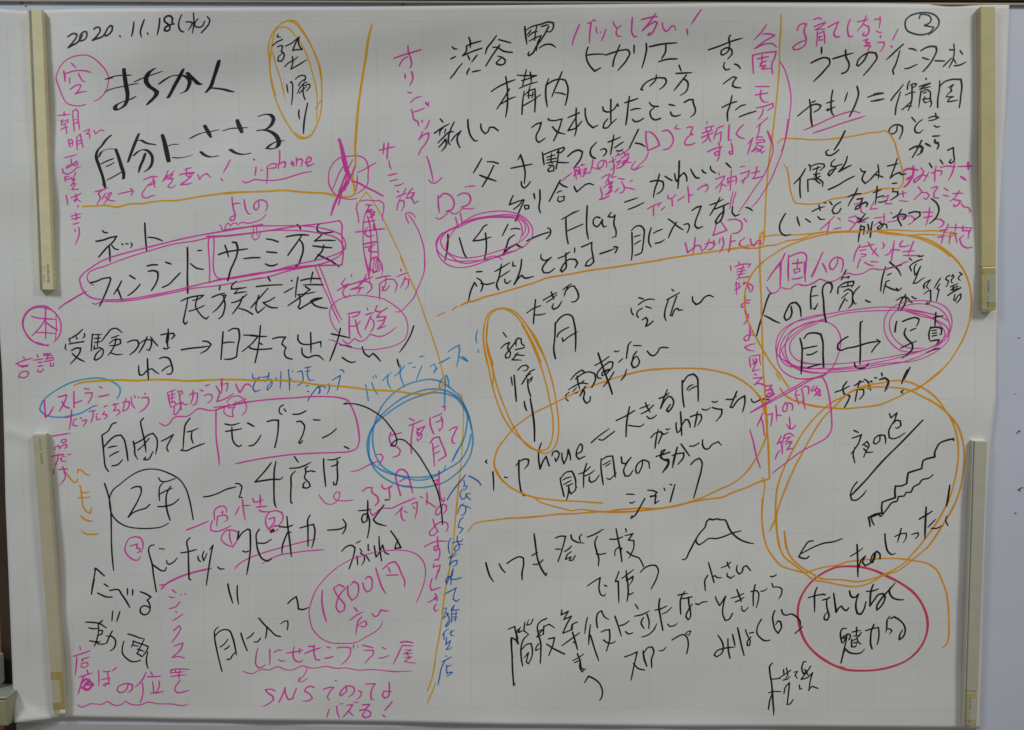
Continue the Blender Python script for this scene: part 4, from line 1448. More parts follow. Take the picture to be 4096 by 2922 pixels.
16 1720 3054 1704 3075 1687 3094
15 1675 3116 1690 3125
#P|handwritten_text|pink vertical word for the games at top centre
17 1750 215 1788 202 1827 191 1865 180
17 1810 162 1812 187 1823 222 1825 241 1820 254
16 1807 209 1791 218 1779 233 1772 249
16 1797 282 1797 292 1799 301
17 1825 272 1831 292 1827 311 1817 330
14 1808 358 1826 362
16 1820 401 1838 385 1865 375
16 1824 430 1830 455 1836 475 1849 481 1855 500
15 1826 444 1858 434 1884 423
13 1886 399 1896 416 1898 399
13 1884 405 1898 416
14 1869 477 1870 487
16 1901 477 1893 498 1883 514
16 1871 526 1865 541 1855 559 1877 538 1897 530 1897 545 1885 573 1863 602 1853 624
#K|handwritten_text|black words for the central station at top centre
15 2000 168 2009 176 2022 177
15 1994 218 2013 209
16 1992 300 2009 280 2025 257 2042 238
16 2071 128 2077 145 2077 173
15 2061 164 2089 153 2123 144
16 2061 164 2061 184 2045 205 2085 188 2126 174
15 2067 203 2075 224
16 2106 203 2094 218 2083 233
16 2073 259 2065 273 2063 285
15 2086 273 2122 266
17 2189 122 2172 145 2148 176 2142 197
15 2199 138 2219 143 2251 152
16 2203 161 2183 188 2160 222 2144 248
15 2174 170 2191 170 2219 186 2257 192
15 2195 207 2211 211 2227 223 2225 236 2211 244 2191 240 2189 234 2209 215
16 2310 84 2314 122 2320 159
15 2314 99 2341 84 2380 74 2412 65 2432 69 2432 88 2420 105 2400 105
14 2363 76 2357 103 2352 142
14 2325 126 2349 107 2363 105
14 2329 144 2357 130 2381 121
14 2337 99 2321 119
16 2412 84 2389 126 2361 165 2341 198 2328 205 2324 200 2328 190
15 2380 84 2412 76
15 2381 121 2365 153 2360 186
15 2373 173 2393 161 2424 159 2443 171
#K|handwritten_text|black words for inside the station at top centre
16 2229 292 2235 331 2237 390 2235 429 2229 464
16 2168 355 2199 335 2231 320 2269 306
16 2245 345 2223 382 2191 430
15 2213 407 2239 390 2271 378
15 2278 287 2310 289 2360 289 2326 302 2298 310
15 2317 265 2310 296 2302 329
15 2334 275 2338 296 2338 318
15 2288 342 2318 329 2366 315
15 2308 355 2302 397 2299 452
15 2312 370 2326 355 2354 345 2356 378 2354 442
13 2322 374 2348 370
14 2334 331 2328 355 2328 384
14 2302 417 2338 397 2378 370
13 2346 359 2342 382
16 2413 302 2403 331 2401 378 2408 421
16 2401 331 2429 312 2460 304 2484 308 2494 332 2491 390 2485 413
16 2470 273 2456 308 2441 343 2427 378
14 2441 361 2465 363 2486 370
#K|handwritten_text|black word for new at top centre
13 1947 471 1960 485
16 1923 531 1953 510 1988 491
14 1959 510 1947 522 1945 540
14 1971 514 1965 534
15 1937 573 1961 549 1989 526 2005 526
16 1941 591 1961 569 1969 557 1974 577 1964 596 1952 608
15 2007 485 1993 514 1983 546 1984 573 1990 581
14 1994 565 2012 542 2036 522
16 2036 522 2020 553 2024 577 2032 593
17 2066 473 2068 506 2080 546 2096 565 2108 563
16 2122 493 2124 514 2140 534 2152 526 2160 507 2176 507 2197 521
#K|handwritten_text|black words out of the ticket gate at top centre
16 2342 507 2362 493 2382 487 2374 515 2360 546 2364 565 2374 571 2398 554
15 2412 470 2414 476 2430 479 2471 472 2461 507 2436 564
16 2430 505 2450 526 2485 536
16 2497 466 2521 456 2545 446
16 2532 427 2531 476 2533 515 2526 544
15 2556 482 2529 511 2497 521 2513 495 2529 468
16 2570 427 2572 460 2584 491 2604 509 2625 499
15 2645 421 2649 437 2667 443 2691 433 2709 408 2712 419
16 2680 390 2680 437 2681 491
16 2667 472 2652 491 2648 509 2660 511 2683 491 2704 472
16 2740 404 2765 396 2795 386
17 2759 377 2754 417 2750 460 2745 497
15 2766 435 2786 429 2808 429
15 2774 474 2780 482 2798 482 2820 470
15 2844 402 2856 416 2884 420
16 2865 425 2849 441 2853 464 2869 476 2893 470
15 2929 411 2955 417
15 2936 443 2940 455 2956 461 2979 455
17 2994 402 3018 391 3030 391 3034 410 3042 433 3039 449 3021 465
#P|handwritten_text|pink words not outstanding with exclamation at top centre
17 2543 76 2530 107 2519 134 2513 161
16 2579 70 2593 69 2589 100 2586 153
14 2593 69 2601 58 2609 56 2611 63
14 2615 85 2615 100 2620 112
12 2631 106 2635 110
15 2656 96 2648 119 2637 144
15 2687 64 2691 77 2703 91
15 2721 80 2703 96 2701 116 2707 125 2722 125
17 2768 48 2766 85 2766 108 2776 127 2787 127
17 2807 56 2836 49 2875 43
17 2867 31 2848 58 2833 77 2811 102 2841 77 2864 64 2874 70 2864 93 2849 116 2835 122 2841 112 2853 114
15 2895 70 2900 93 2912 106 2923 99 2937 83 2947 83 2954 101
18 3060 15 3040 43 3019 76
15 3000 96 3004 120
#K|handwritten_text|black words toward the shopping building at top centre
16 2580 171 2573 196 2576 223 2590 250 2610 271 2634 257
15 2574 204 2606 200 2651 200
16 2655 204 2688 193 2728 183 2751 183 2758 193 2748 220 2709 268
16 2716 162 2700 200 2691 224 2687 251
16 2777 162 2777 197
16 2828 155 2830 178 2824 212 2811 258
17 2842 169 2897 158 2959 153
16 2912 162 2911 189 2895 219
17 2882 232 2917 222 2960 220
16 2873 287 2871 305 2846 334
16 2816 350 2808 348 2820 328 2851 307 2883 299 2910 301 2916 313 2907 332 2888 348
15 2969 246 2979 272
16 2957 281 3024 278
16 3001 288 2981 313 2950 352
16 2989 303 3007 317 3009 336 2998 360 2976 373
#K|handwritten_text|black vertical words was uncrowded at top right of centre
16 3093 183 3140 167 3191 147 3238 134
15 3186 122 3181 128 3183 159 3176 190 3156 205 3147 201 3148 186 3172 174 3191 182 3194 198 3176 221
16 3163 236 3159 255 3169 267 3186 263
15 3205 242 3220 248 3230 261
16 3159 325 3182 308 3205 296 3215 300 3202 317 3198 333 3210 339 3232 342
16 3156 424 3184 410 3217 399
16 3197 375 3188 418 3179 445 3181 482
15 3214 434 3235 418 3255 412
16 3230 464 3263 451 3301 440
#P|drawn_line|pink arrow from the games word down to the logo word
17 1889 630 1901 667 1910 706 1916 736
16 1896 730 1908 742 1922 744 1940 734 1953 721
#P|handwritten_text|pink logo word over the ringed name at left of centre
17 1937 797 1938 837 1942 870
17 1944 805 1960 789 1984 793 2002 813 2006 837 1996 857 1972 864
17 2022 797 2044 787 2068 789 2078 809 2070 833 2038 847
13 2055 758 2060 764
14 2066 758 2099 756
#P|drawn_line|pink wavy underline and two ticks under the logo word
15 1926 893 1940 898 1960 888 1984 864 2008 876 2020 872 2044 853 2072 855 2094 851
16 2012 890 2022 932
16 2033 872 2042 920
#P|drawn_circle|pink many rings round the dog statue name at the centre
14 1979 988 2004 948 2044 912 2092 884 2152 868 2220 864 2280 876 2324 904 2346 940 2346 967 2324 1003 2276 1031 2216 1055 2152 1071 2071 1079 2011 1079 1963 1063 1935 1035 1927 1004 1943 968 1988 944 2044 916 2112 894 2192 882 2252 880 2288 888 2320 916 2330 948 2308 983 2252 1015 2172 1043 2092 1063 2031 1063 1987 1047 1955 1019 1947 992 1967 960 2020 932
14 2020 936 2092 904 2152 892 2220 892 2280 900 2300 932 2300 964 2288 995
14 2272 1035 2244 1039 2192 1059 2132 1083 2071 1103 2019 1107 1971 1091 1939 1055 1929 1023 1935 992 1955 964 2020 928 2076 902 2148 888 2212 886 2272 892 2308 912 2316 940 2304 968
14 1995 1059 2027 1083 2059 1089 2112 1079 2192 1059 2216 1073
14 1979 988 1971 1015 1975 1039 2011 1071
#K|handwritten_text|black dog statue name inside the pink rings at the centre
15 1979 964 1979 1000 1975 1035 1965 1077
15 2028 978 2039 1015 2051 1051 2061 1067
15 2148 923 2140 926 2120 952 2088 992 2124 988 2166 975
16 2142 958 2146 1003 2144 1039 2137 1073
16 2240 920 2228 944 2215 970
14 2252 942 2272 938 2294 942
16 2268 966 2248 979 2232 1019 2217 1054 2236 1031 2276 1005 2288 1015 2304 1021
#K|handwritten_text|black words for father plus the person who built the station
17 2126 639 2108 671 2090 700
15 2150 653 2176 654 2198 661
17 2178 669 2160 706 2128 760
16 2117 710 2148 722 2188 735
16 2252 681 2291 673 2345 663
14 2293 623 2283 645
16 2293 623 2305 659 2313 695 2310 746
16 2296 738 2302 760 2312 765 2324 754 2336 738
16 2387 612 2391 640 2395 666
15 2391 624 2419 612 2446 602 2480 592 2482 600 2466 614 2450 614
14 2427 618 2425 651 2431 663
14 2407 634 2442 624
13 2407 646 2447 638
14 2405 659 2447 651
14 2415 667 2437 671 2437 691 2415 695 2411 687 2427 671
15 2450 614 2458 604 2454 640 2447 683
15 2453 655 2476 657 2503 657
17 2497 630 2522 610 2546 604 2560 612 2554 636 2524 679
16 2619 571 2597 597 2593 612 2601 632 2617 639
15 2637 604 2651 598 2661 602 2663 611 2650 629
16 2670 570 2694 561 2722 549
16 2694 539 2688 576 2681 623
15 2698 594 2718 580 2735 569
15 2706 606 2718 608 2734 600
16 2799 517 2781 553 2762 594
15 2787 574 2809 578 2830 590
#K|handwritten_text|black words for acquaintance at the centre
15 2262 797 2254 813 2246 837 2276 825 2306 814
15 2306 814 2284 841 2264 856
15 2310 817 2292 856 2272 906 2286 884
14 2310 839 2328 839 2330 852 2316 856 2310 845
15 2351 789 2356 812
16 2377 773 2378 813 2374 852 2380 871
16 2465 732 2447 766 2418 822
15 2461 742 2475 754 2496 762
14 2451 785 2463 779 2472 777
14 2459 801 2453 817 2463 825 2481 817 2483 801 2467 803
16 2525 758 2531 773 2537 781 2555 766 2575 750 2590 746 2610 753
#P|drawn_line|pink hooked arrow down from the logo words
16 2843 615 2830 643 2806 666 2783 688
15 2788 651 2774 670 2771 682 2783 688 2798 682 2820 672
#P|handwritten_text|pink small words general public call at the centre
15 2473 733 2497 714 2516 700
14 2524 679 2529 697 2535 729
14 2523 714 2530 700 2536 685
14 2527 679 2540 675 2547 679 2551 697 2555 717
14 2536 685 2542 700 2541 709
14 2545 688 2548 706
14 2554 669 2560 663 2557 669 2572 665
14 2560 690 2575 681 2572 691 2563 700
15 2578 682 2572 697 2564 715
14 2566 700 2576 703 2594 696
15 2607 632 2604 656 2600 677 2592 703
12 2603 678 2618 681 2639 688
14 2651 647 2651 662 2642 677 2631 681 2626 674 2631 656 2645 647 2658 647 2665 659 2663 678
14 2674 656 2690 650 2703 642
14 2690 632 2692 650 2696 671 2695 689 2694 700
14 2681 687 2693 680 2699 669
13 2703 632 2711 620 2714 617 2716 630
15 2720 624 2741 614 2762 597
14 2732 609 2741 617 2744 629
17 2726 639 2741 629 2756 618 2758 624
15 2705 657 2723 647 2714 665 2705 674
15 2733 653 2760 639
17 2704 681 2724 677 2736 665 2759 630
14 2754 647 2748 656 2769 656
15 2737 668 2745 657 2730 659
#P|handwritten_text|pink word for choose at the centre
14 2641 723 2660 712 2679 706 2673 721 2659 745
14 2697 692 2692 706 2685 715 2688 720 2707 715
15 2652 763 2667 751 2679 742 2673 733 2676 751
17 2679 745 2691 738 2682 754 2675 763
20 2678 763 2688 759 2682 772 2667 790
15 2661 793 2676 787 2691 774
14 2638 762 2643 781 2646 799 2637 815
17 2634 815 2655 809 2676 798
14 2715 724 2727 726 2741 729
14 2729 739 2741 760 2741 772 2734 783 2722 786
14 2702 783 2711 772 2717 766
14 2743 763 2764 766 2787 772
15 2766 736 2777 733
#P|handwritten_text|pink words make a new logo at right of centre
16 2831 524 2833 565 2841 606 2865 596 2890 584 2884 565 2864 537 2848 527 2834 529
16 2903 524 2923 520 2939 533 2949 557 2944 580 2928 598 2908 602
14 2964 496 2955 512 2978 515
16 3006 510 3022 505 3032 510 3022 533 3032 539
16 3030 535 3007 553 2997 572 3003 582 3023 582 3043 573
13 3091 483 3093 493
14 3085 510 3120 502
13 3089 514 3091 526
13 3113 506 3109 522
15 3072 533 3093 526 3117 520
16 3070 551 3094 541 3121 530
15 3097 526 3100 549 3110 569
15 3074 574 3090 561 3098 545
15 3162 502 3140 510 3129 534 3123 557
14 3129 541 3156 526
15 3153 530 3153 549 3149 573
17 3187 497 3186 530 3185 561 3197 563
16 3247 497 3231 514 3218 534 3228 547 3254 556
16 3095 612 3122 600 3158 590
15 3143 573 3150 600 3146 623 3131 627 3126 616 3142 608 3148 623 3139 651
15 3197 573 3203 596 3204 620 3194 622 3188 612 3201 608
#K|handwritten_text|black word for cute at right of centre
16 2853 738 2878 733 2906 737 2910 753 2903 776 2883 790
16 2892 706 2883 741 2873 769 2867 804
15 2916 715 2934 727 2946 733
17 2976 651 2975 710 2972 767
15 2957 704 2962 729 2966 737 2985 710 2997 700 3007 714 3010 736
16 3025 684 3037 706 3049 721 3062 723
15 3074 688 3082 698 3093 703
15 3110 672 3112 686 3132 701
15 3177 659 3199 680
#P|handwritten_text|pink words questionnaire and shrine at right of centre
15 2842 855 2868 840 2896 830 2888 844
15 2868 847 2868 885
13 2896 829 2905 826
15 2902 859 2918 845
14 2929 796 2931 812 2947 808 2963 794
14 2947 808 2949 842
15 2973 818 3001 800
16 3014 759 3018 788 3020 826
15 3018 796 3039 794
15 3056 773 3073 759 3099 753
14 3089 747 3101 757 3099 773 3088 782
13 3144 700 3152 712
15 3134 727 3152 721 3172 714 3164 733 3135 767
14 3160 745 3157 761 3151 784
13 3160 749 3180 757
14 3184 725 3188 741 3186 753
14 3184 725 3219 714 3223 729 3220 749
13 3184 741 3222 731
14 3201 688 3198 733 3197 776
13 3238 676 3258 672
15 3239 704 3262 698 3278 692 3271 714 3243 737
14 3259 721 3255 733 3250 747
15 3286 702 3322 694
14 3309 674 3306 702 3295 725
15 3291 725 3314 721 3334 716
#P|handwritten_text|pink words hard to make out logo right of centre
15 3139 903 3136 934 3126 968 3152 958 3186 946 3172 926 3155 903
16 3189 902 3223 899 3247 911 3251 930 3236 954 3210 960
14 3258 895 3271 910
16 3007 1000 3014 1026 3018 1042 3038 1026 3061 1010 3073 1014 3078 1034
16 3049 976 3046 1014 3040 1049
15 3091 1006 3113 998 3133 1002 3125 1022 3106 1030
15 3111 984 3097 1018 3078 1038
14 3129 990 3137 1010
15 3157 982 3153 1002
16 3168 976 3173 1002 3165 1026 3154 1043
16 3204 968 3201 1002 3196 1041
14 3205 994 3224 990
14 3201 1025 3217 1022
16 3264 978 3244 994 3239 1006 3257 1018 3281 1023
15 3288 982 3292 1002 3304 1014 3320 990 3332 990 3332 1002
#K|handwritten_text|black words do not enter my sight at the centre
15 2773 948 2793 929 2813 927 2827 940 2828 974 2824 1014 2818 1042 2791 1054
15 2776 956 2778 1002 2778 1050 2775 1074
14 2786 974 2814 966
14 2788 1006 2814 990
16 2859 935 2850 970 2850 998 2860 1018
15 2869 958 2889 948 2907 942
15 2878 1002 2898 998 2918 986
15 2932 897 2952 911 2973 929 2997 944
16 2968 911 2949 942 2934 978
15 3000 921 3018 917 3024 927 3021 942 3015 956
16 3034 861 3055 847 3073 843 3063 871 3050 907 3048 926 3060 938 3080 930
15 3110 838 3138 828 3166 814
16 3153 806 3134 843 3111 883
15 3133 855 3162 843 3192 830
17 3170 840 3169 875 3155 907 3142 917 3135 909 3151 883 3170 863
15 3208 845 3208 871 3220 885 3238 878
15 3265 848 3279 851 3295 863
#K|drawn_line|black equals sign before the word for cute
15 2742 826 2772 816 2800 807
15 2759 857 2792 844 2827 827
#P|drawn_line|pink pair of strokes above the not sight words
15 3209 780 3201 820 3196 857
15 3222 782 3211 820 3208 843
#P|drawn_line|pink long double curve beside the right orange divider
14 3354 526 3370 561 3377 600 3364 655 3338 714 3303 765 3265 824 3236 867
14 3398 231 3416 260 3433 306 3446 360 3449 399 3444 457 3434 535 3424 578 3412 609
14 3437 476 3431 535 3417 609 3394 671 3372 726 3341 781 3314 821 3292 846
#O|drawn_line|orange right divider falling from the top edge
18 3399 37 3399 83 3395 167 3396 244 3391 341 3383 438 3373 535 3365 609
18 3380 476 3372 554 3362 632 3356 711 3350 829 3348 927 3344 1003
#A|drawn_line|orange line across the centre under the black rows
18 2034 1272 2066 1255 2090 1252 2122 1240 2203 1218 2251 1204 2303 1188 2364 1169 2404 1153 2444 1145 2504 1136 2604 1117 2684 1107 2764 1095 2844 1083 2910 1072
17 2891 1073 3010 1055 3050 1049 3130 1037 3189 1027 3249 1018 3296 1008 3332 998
14 3189 1033 3233 1023 3321 1021 3360 1011 3394 1011
18 2036 1270 2062 1259 2091 1252 2119 1245
13 1929 1318 1945 1311 1968 1300
16 1999 1290 2009 1282 2020 1275
#A|drawn_line|orange tangle of lines spreading right at the upper right
14 3323 965 3341 953 3347 951 3346 991 3338 1007 3326 1005 3331 971 3345 953
14 3323 977 3385 967 3484 965 3555 959 3623 949
14 3287 1022 3318 1022 3358 1012 3398 1008 3445 991 3504 983 3556 963 3623 951
18 3623 955 3682 950 3761 950 3841 951
14 3821 947 3880 944 3959 947 4019 949 4078 947 4144 957
14 3841 955 3900 963 3980 966 4039 963 4098 966 4144 970
15 3305 1122 3336 1086 3387 1050 3446 1014 3505 991 3564 973 3623 959 3682 953 3762 952 3841 951 3900 957 3960 967 4020 982 4080 1010 4121 1034 4147 1057
14 4146 951 4174 960 4139 976
15 4141 1042 4178 1077 4203 1109 4216 1129
#A|drawn_line|orange vertical line dropping from the tangle at right
16 3329 971 3329 1026 3332 1122
#A|drawn_line|orange box round the phrase by coincidence at upper right
14 3397 576 3404 564 3419 556 3447 555 3494 557 3554 561 3613 558 3671 552 3730 543 3789 531 3836 527 3851 522 3872 535 3892 566 3910 621 3927 672 3936 711 3935 746 3922 764 3875 766 3835 770 3777 787 3718 799 3670 807 3631 813 3600 825 3560 833 3505 832 3477 827 3463 801 3452 758 3445 711 3436 679 3424 664
#K|handwritten_text|black phrase by coincidence inside the orange box at upper right
17 3682 524 3664 562 3639 603
16 3614 603 3602 611 3606 625 3622 627 3642 617 3658 603
16 3517 683 3502 711 3469 748
16 3496 726 3495 766 3499 807
14 3532 666 3539 679 3537 691
14 3540 672 3572 662 3596 664 3598 675 3580 691
13 3549 687 3584 675
13 3570 672 3565 695 3557 719
13 3553 707 3581 703
14 3531 781 3529 750 3528 730 3550 726 3577 728 3594 742 3592 759
14 3565 707 3564 734 3582 746
14 3554 730 3581 715
15 3642 644 3627 660 3627 672 3647 676 3636 695 3621 713 3614 707 3624 691 3651 683
17 3695 631 3690 652 3675 679 3661 695 3683 683 3712 668
14 3635 676 3674 664
17 3618 772 3657 754 3696 730 3727 715
15 3752 683 3760 695 3774 695 3765 711 3761 730 3775 746 3799 726 3825 695
14 3826 666 3831 695 3830 726
14 3795 730 3814 707 3850 719
15 3867 672 3895 666 3913 662
15 3908 640 3899 672 3881 723 3900 707 3920 699 3928 707 3946 705
#K|handwritten_text|black bracketed words below the orange box at upper right
16 3436 874 3421 900 3412 927 3416 951 3433 967 3460 964
15 3486 888 3491 907 3499 927
14 3522 896 3544 911
15 3550 865 3577 852 3604 844
14 3578 836 3585 862
15 3575 886 3586 898 3606 898
13 3600 829 3612 828
15 3625 823 3636 838
15 3671 825 3648 840 3636 860 3643 874 3660 872 3674 852
16 3702 803 3725 793 3757 789
16 3742 766 3729 797 3714 821 3704 842
15 3742 813 3765 809 3758 829 3749 852 3735 856 3739 844 3758 836 3778 825 3788 833 3782 844
15 3810 785 3845 772
15 3826 758 3824 797 3820 836
14 3828 805 3856 797
14 3833 825 3849 825 3868 817
14 3890 746 3910 744
15 3894 766 3893 781 3915 781 3915 797 3884 817
15 3746 892 3760 898
15 3779 874 3766 892 3749 911 3776 899 3795 890
15 3761 923 3756 955 3752 996
14 3761 927 3777 931 3774 963
13 3761 943 3777 939
15 3790 919 3795 939 3789 959
16 3810 909 3805 943 3803 975
14 3840 911 3856 923 3848 935 3835 941 3832 933 3856 919 3869 919 3874 935
15 3898 892 3933 876 3953 880 3950 895 3934 899
15 3933 856 3918 888 3935 927
16 3965 872 3988 866 4012 868 4013 884 3990 901
16 4058 810 4082 829 4093 856 4084 888 4055 917
#K|handwritten_text|black words to be there from at the upper right
15 3959 603 3988 590 4017 594 4012 613 3993 626
16 4009 564 3992 601 3972 636
14 4027 576 4049 588
14 4057 547 4086 544
15 4065 561 4064 570 4081 574 4082 590 4077 601
15 4045 659 4058 680
14 4091 646 4104 664
15 4122 605 4145 594 4148 625 4151 648 4139 660 4130 656 4137 644
#P|handwritten_text|pink words easy to live in at the far upper right
24 3932 695 3951 685 3999 689
24 3977 672 3976 711 3953 727 3976 715 3954 750 3942 760
17 4010 680 4023 695 4004 727 3985 742 3982 730 4015 711 4043 715
14 4044 699 4024 736
15 4056 703 4082 691 4101 695 4096 711
15 4075 672 4070 703 4071 736
16 4093 678 4124 672 4156 676
16 4153 656 4148 687 4141 711 4148 691 4130 732
16 4169 674 4224 672
22 4210 658 4213 687
22 4181 717 4205 732
#P|handwritten_text|pink words does not come in at all at far upper right
14 3731 834 3774 825
14 3764 825 3759 848 3760 864 3770 872
14 3814 823 3799 856 3830 852
14 3853 805 3876 797 3869 817 3863 832 3891 832
14 3915 793 3951 785
14 3935 777 3940 805
14 3924 819 3960 823
15 4001 760 4018 781 3985 815
15 4018 785 4038 785 4050 797 4038 813 4026 809
15 4057 766 4080 758 4084 764 4069 789 4070 805 4090 809
14 4112 766 4130 777
14 4109 795 4133 801
15 4150 789 4191 787
15 4177 777 4160 805 4141 821
18 4153 813 4185 821 4170 840 4158 844 4154 834
16 4189 832 4197 844 4217 848 4230 864 4222 868
#P|handwritten_text|pink words structure of the intercom at far upper right
15 3647 884 3626 907 3587 943
15 3626 907 3621 935 3616 967
14 3661 892 3673 901
15 3645 941 3678 933
15 3709 892 3736 884 3749 896 3733 923 3706 951
14 3709 903 3733 915
14 3749 913 3781 909
14 3816 894 3859 888
14 3859 874 3860 907 3852 927
14 3848 903 3817 927
13 3886 868 3894 874
14 3876 911 3919 899 3930 884 3946 888 3943 903
14 3942 890 3974 884 3990 895 3982 911 3963 921
15 4021 868 4068 868
15 4029 892 4068 884
15 4053 848 4049 888 4040 925
15 4073 899 4101 899 4117 911 4109 927 4094 933
15 4100 945 4134 943
16 4137 919 4118 959 4108 1004
14 4133 933 4236 935
14 4168 919 4166 951
15 4198 927 4197 947 4225 947 4222 982
14 4146 958 4166 958 4175 998
14 4146 962 4142 1002
14 4091 976 4119 970
15 4202 966 4186 982 4195 1006 4216 1020 4243 1017
15 4236 935 4225 958
#P|handwritten_text|pink vertical words park and stone figure beside the right divider
17 3337 79 3319 106 3288 141
16 3323 117 3351 117 3374 123 3343 140 3288 178
16 3293 177 3320 163 3347 157 3367 159 3383 173
16 3282 205 3283 244 3287 283
16 3282 205 3329 196 3381 190 3376 213 3365 240 3367 283
16 3302 221 3349 211
16 3321 206 3322 236
16 3314 240 3341 229
16 3322 236 3314 252 3338 248 3322 263 3359 260
16 3296 337 3355 336
16 3296 372 3348 364
16 3320 352 3319 383 3333 401 3353 401
16 3302 426 3341 418 3372 407 3373 418 3351 436
16 3332 430 3326 453 3311 475
16 3352 467 3327 488 3304 508
16 3321 492 3316 515 3314 535
15 3312 535 3305 554 3320 547 3332 551
15 3351 523 3360 547 3370 574
16 3289 552 3278 589 3267 624
14 3270 578 3289 554
14 3305 562 3337 560 3341 570
14 3301 574 3337 570
14 3313 574 3302 593 3286 611 3310 597 3318 609 3302 613
14 3337 589 3322 601 3330 617 3343 605
14 3317 585 3333 589
#P|handwritten_text|pink words looks good for child rearing at the top right
16 3469 102 3475 83 3490 75 3508 76 3499 94 3499 114 3507 137 3504 160 3481 179 3456 183 3452 171 3473 156 3500 144
15 3537 58 3556 51 3572 56
15 3541 87 3565 77 3590 68
15 3588 70 3569 87 3542 100
14 3544 100 3587 97
14 3554 106 3554 137 3551 168
14 3554 118 3581 106 3585 129 3586 156
13 3558 129 3574 127
14 3566 129 3562 144 3578 141
16 3600 89 3627 74 3642 68 3631 95 3624 118 3632 129 3648 129
16 3691 57 3682 83 3683 114 3689 129 3703 128
15 3722 68 3769 57
15 3759 43 3744 80 3722 106
15 3752 80 3770 87 3772 107 3761 126 3745 122 3753 110
15 3750 145 3769 139 3758 153 3778 156 3755 168 3782 168 3771 183 3775 195
#K|handwritten_text|black words rabbit at the top right
16 3573 173 3574 202
17 3531 238 3557 225 3588 216 3607 221 3610 237 3589 268 3543 316
17 3623 221 3666 208 3708 197
17 3675 185 3678 214 3690 237 3692 252 3679 276 3661 283
16 3767 203 3756 226 3733 251 3724 247 3729 229 3752 206 3779 195 3802 197 3809 214 3792 245 3754 291
#K|handwritten_text|black words gecko and equals sign at the upper right
16 3480 460 3511 434 3538 415 3561 411 3577 417 3570 430 3548 444
14 3538 403 3553 397
17 3527 391 3534 430 3535 465 3542 504
14 3599 407 3632 397
14 3601 436 3636 423
16 3625 353 3620 391 3621 430 3625 450 3635 461
14 3621 430 3607 438 3605 430
16 3688 363 3682 384 3677 401
17 3728 337 3735 365 3726 403 3700 462
16 3774 382 3804 372 3841 365
16 3789 399 3816 396 3844 389
#P|drawn_line|pink double underline beneath the gecko word
17 3508 520 3563 496 3622 469 3680 448 3719 441 3744 448
17 3547 532 3603 514 3681 487 3728 473 3767 460
#K|drawn_line|black arrow leading from the dog statue rings
16 2321 992 2355 976 2391 962 2417 954
15 2411 936 2421 940 2425 954 2417 972 2405 984
#K|handwritten_text|black latin word after the arrow at the centre
16 2490 893 2491 932 2495 976 2501 1004
15 2472 899 2498 885 2526 869 2548 861
15 2499 948 2531 934 2564 920
16 2582 841 2580 893 2581 948 2588 984
15 2638 893 2622 889 2610 900 2612 924 2626 932 2640 916 2648 900 2648 920 2654 932 2666 928
15 2686 869 2672 887 2692 889 2702 881 2698 920 2708 952 2707 972 2689 978
#K|handwritten_text|black words usually pass by at the centre
15 2102 1126 2128 1124
15 2104 1152 2122 1164 2130 1184 2122 1210
15 2122 1176 2146 1180 2181 1172
16 2104 1188 2094 1172 2078 1208 2068 1248
15 2183 1124 2215 1106 2247 1086
16 2211 1092 2201 1148 2191 1188 2199 1203
14 2207 1148 2227 1134 2249 1120
14 2225 1156 2229 1172 2239 1176 2251 1164
14 2261 1082 2261 1100 2273 1100
16 2299 1072 2295 1108 2279 1156 2267 1180 2287 1152 2299 1140 2311 1151 2351 1145
15 2383 1050 2383 1068 2397 1076 2427 1063
16 2427 1063 2403 1087 2389 1115 2396 1129 2416 1129 2442 1111
15 2457 1067 2483 1057 2507 1040
16 2491 1044 2491 1079 2492 1107 2476 1125 2468 1119 2480 1095 2507 1071 2532 1071 2542 1087 2532 1106
14 2529 1022 2529 1043
15 2559 1018 2587 1006 2603 998 2603 1028 2609 1059 2612 1083 2592 1099 2576 1099 2580 1087 2604 1063
#K|drawn_line|black arrow after the usually pass by words
16 2639 1047 2671 1037 2703 1025
15 2699 1016 2715 1019 2711 1031 2705 1043
#K|handwritten_text|black words big moon at the centre
15 2322 1304 2348 1286 2382 1272
15 2360 1246 2356 1288 2351 1350
15 2352 1312 2380 1312 2404 1306
15 2394 1248 2420 1233 2452 1215
14 2408 1258 2428 1245 2452 1225
14 2428 1211 2440 1245
15 2438 1264 2432 1280 2440 1288 2456 1280 2474 1253
15 2478 1203 2500 1187 2516 1176
15 2500 1193 2492 1207 2484 1232
15 2492 1207 2516 1187 2528 1187 2544 1215 2547 1235 2533 1253 2517 1256
16 2447 1346 2445 1408 2441 1469 2448 1503
16 2449 1348 2473 1320 2501 1310 2517 1316 2529 1348 2536 1408 2535 1471
15 2455 1408 2459 1396 2481 1378 2505 1366
15 2477 1412 2481 1428 2505 1408 2546 1384
#K|handwritten_text|black words wide sky at the right of centre
14 2809 1237 2830 1242
15 2808 1267 2830 1251 2854 1243 2878 1245
14 2776 1283 2778 1299 2786 1312
15 2824 1283 2806 1295 2802 1315 2808 1322
14 2840 1275 2866 1283
16 2825 1333 2841 1323 2847 1331 2841 1361 2859 1351 2871 1339
#A|drawn_circle|orange rings round the second cram school words at the centre
14 2148 1526 2138 1470 2132 1409 2138 1349 2159 1304 2187 1288 2231 1284 2263 1294 2300 1328 2340 1388 2373 1449 2397 1493 2411 1526
14 2175 1526 2158 1478 2146 1429 2148 1369 2163 1312 2191 1290 2219 1286 2255 1300 2292 1336 2324 1388 2356 1449 2385 1518
16 2146 1429 2156 1470 2167 1510 2175 1534
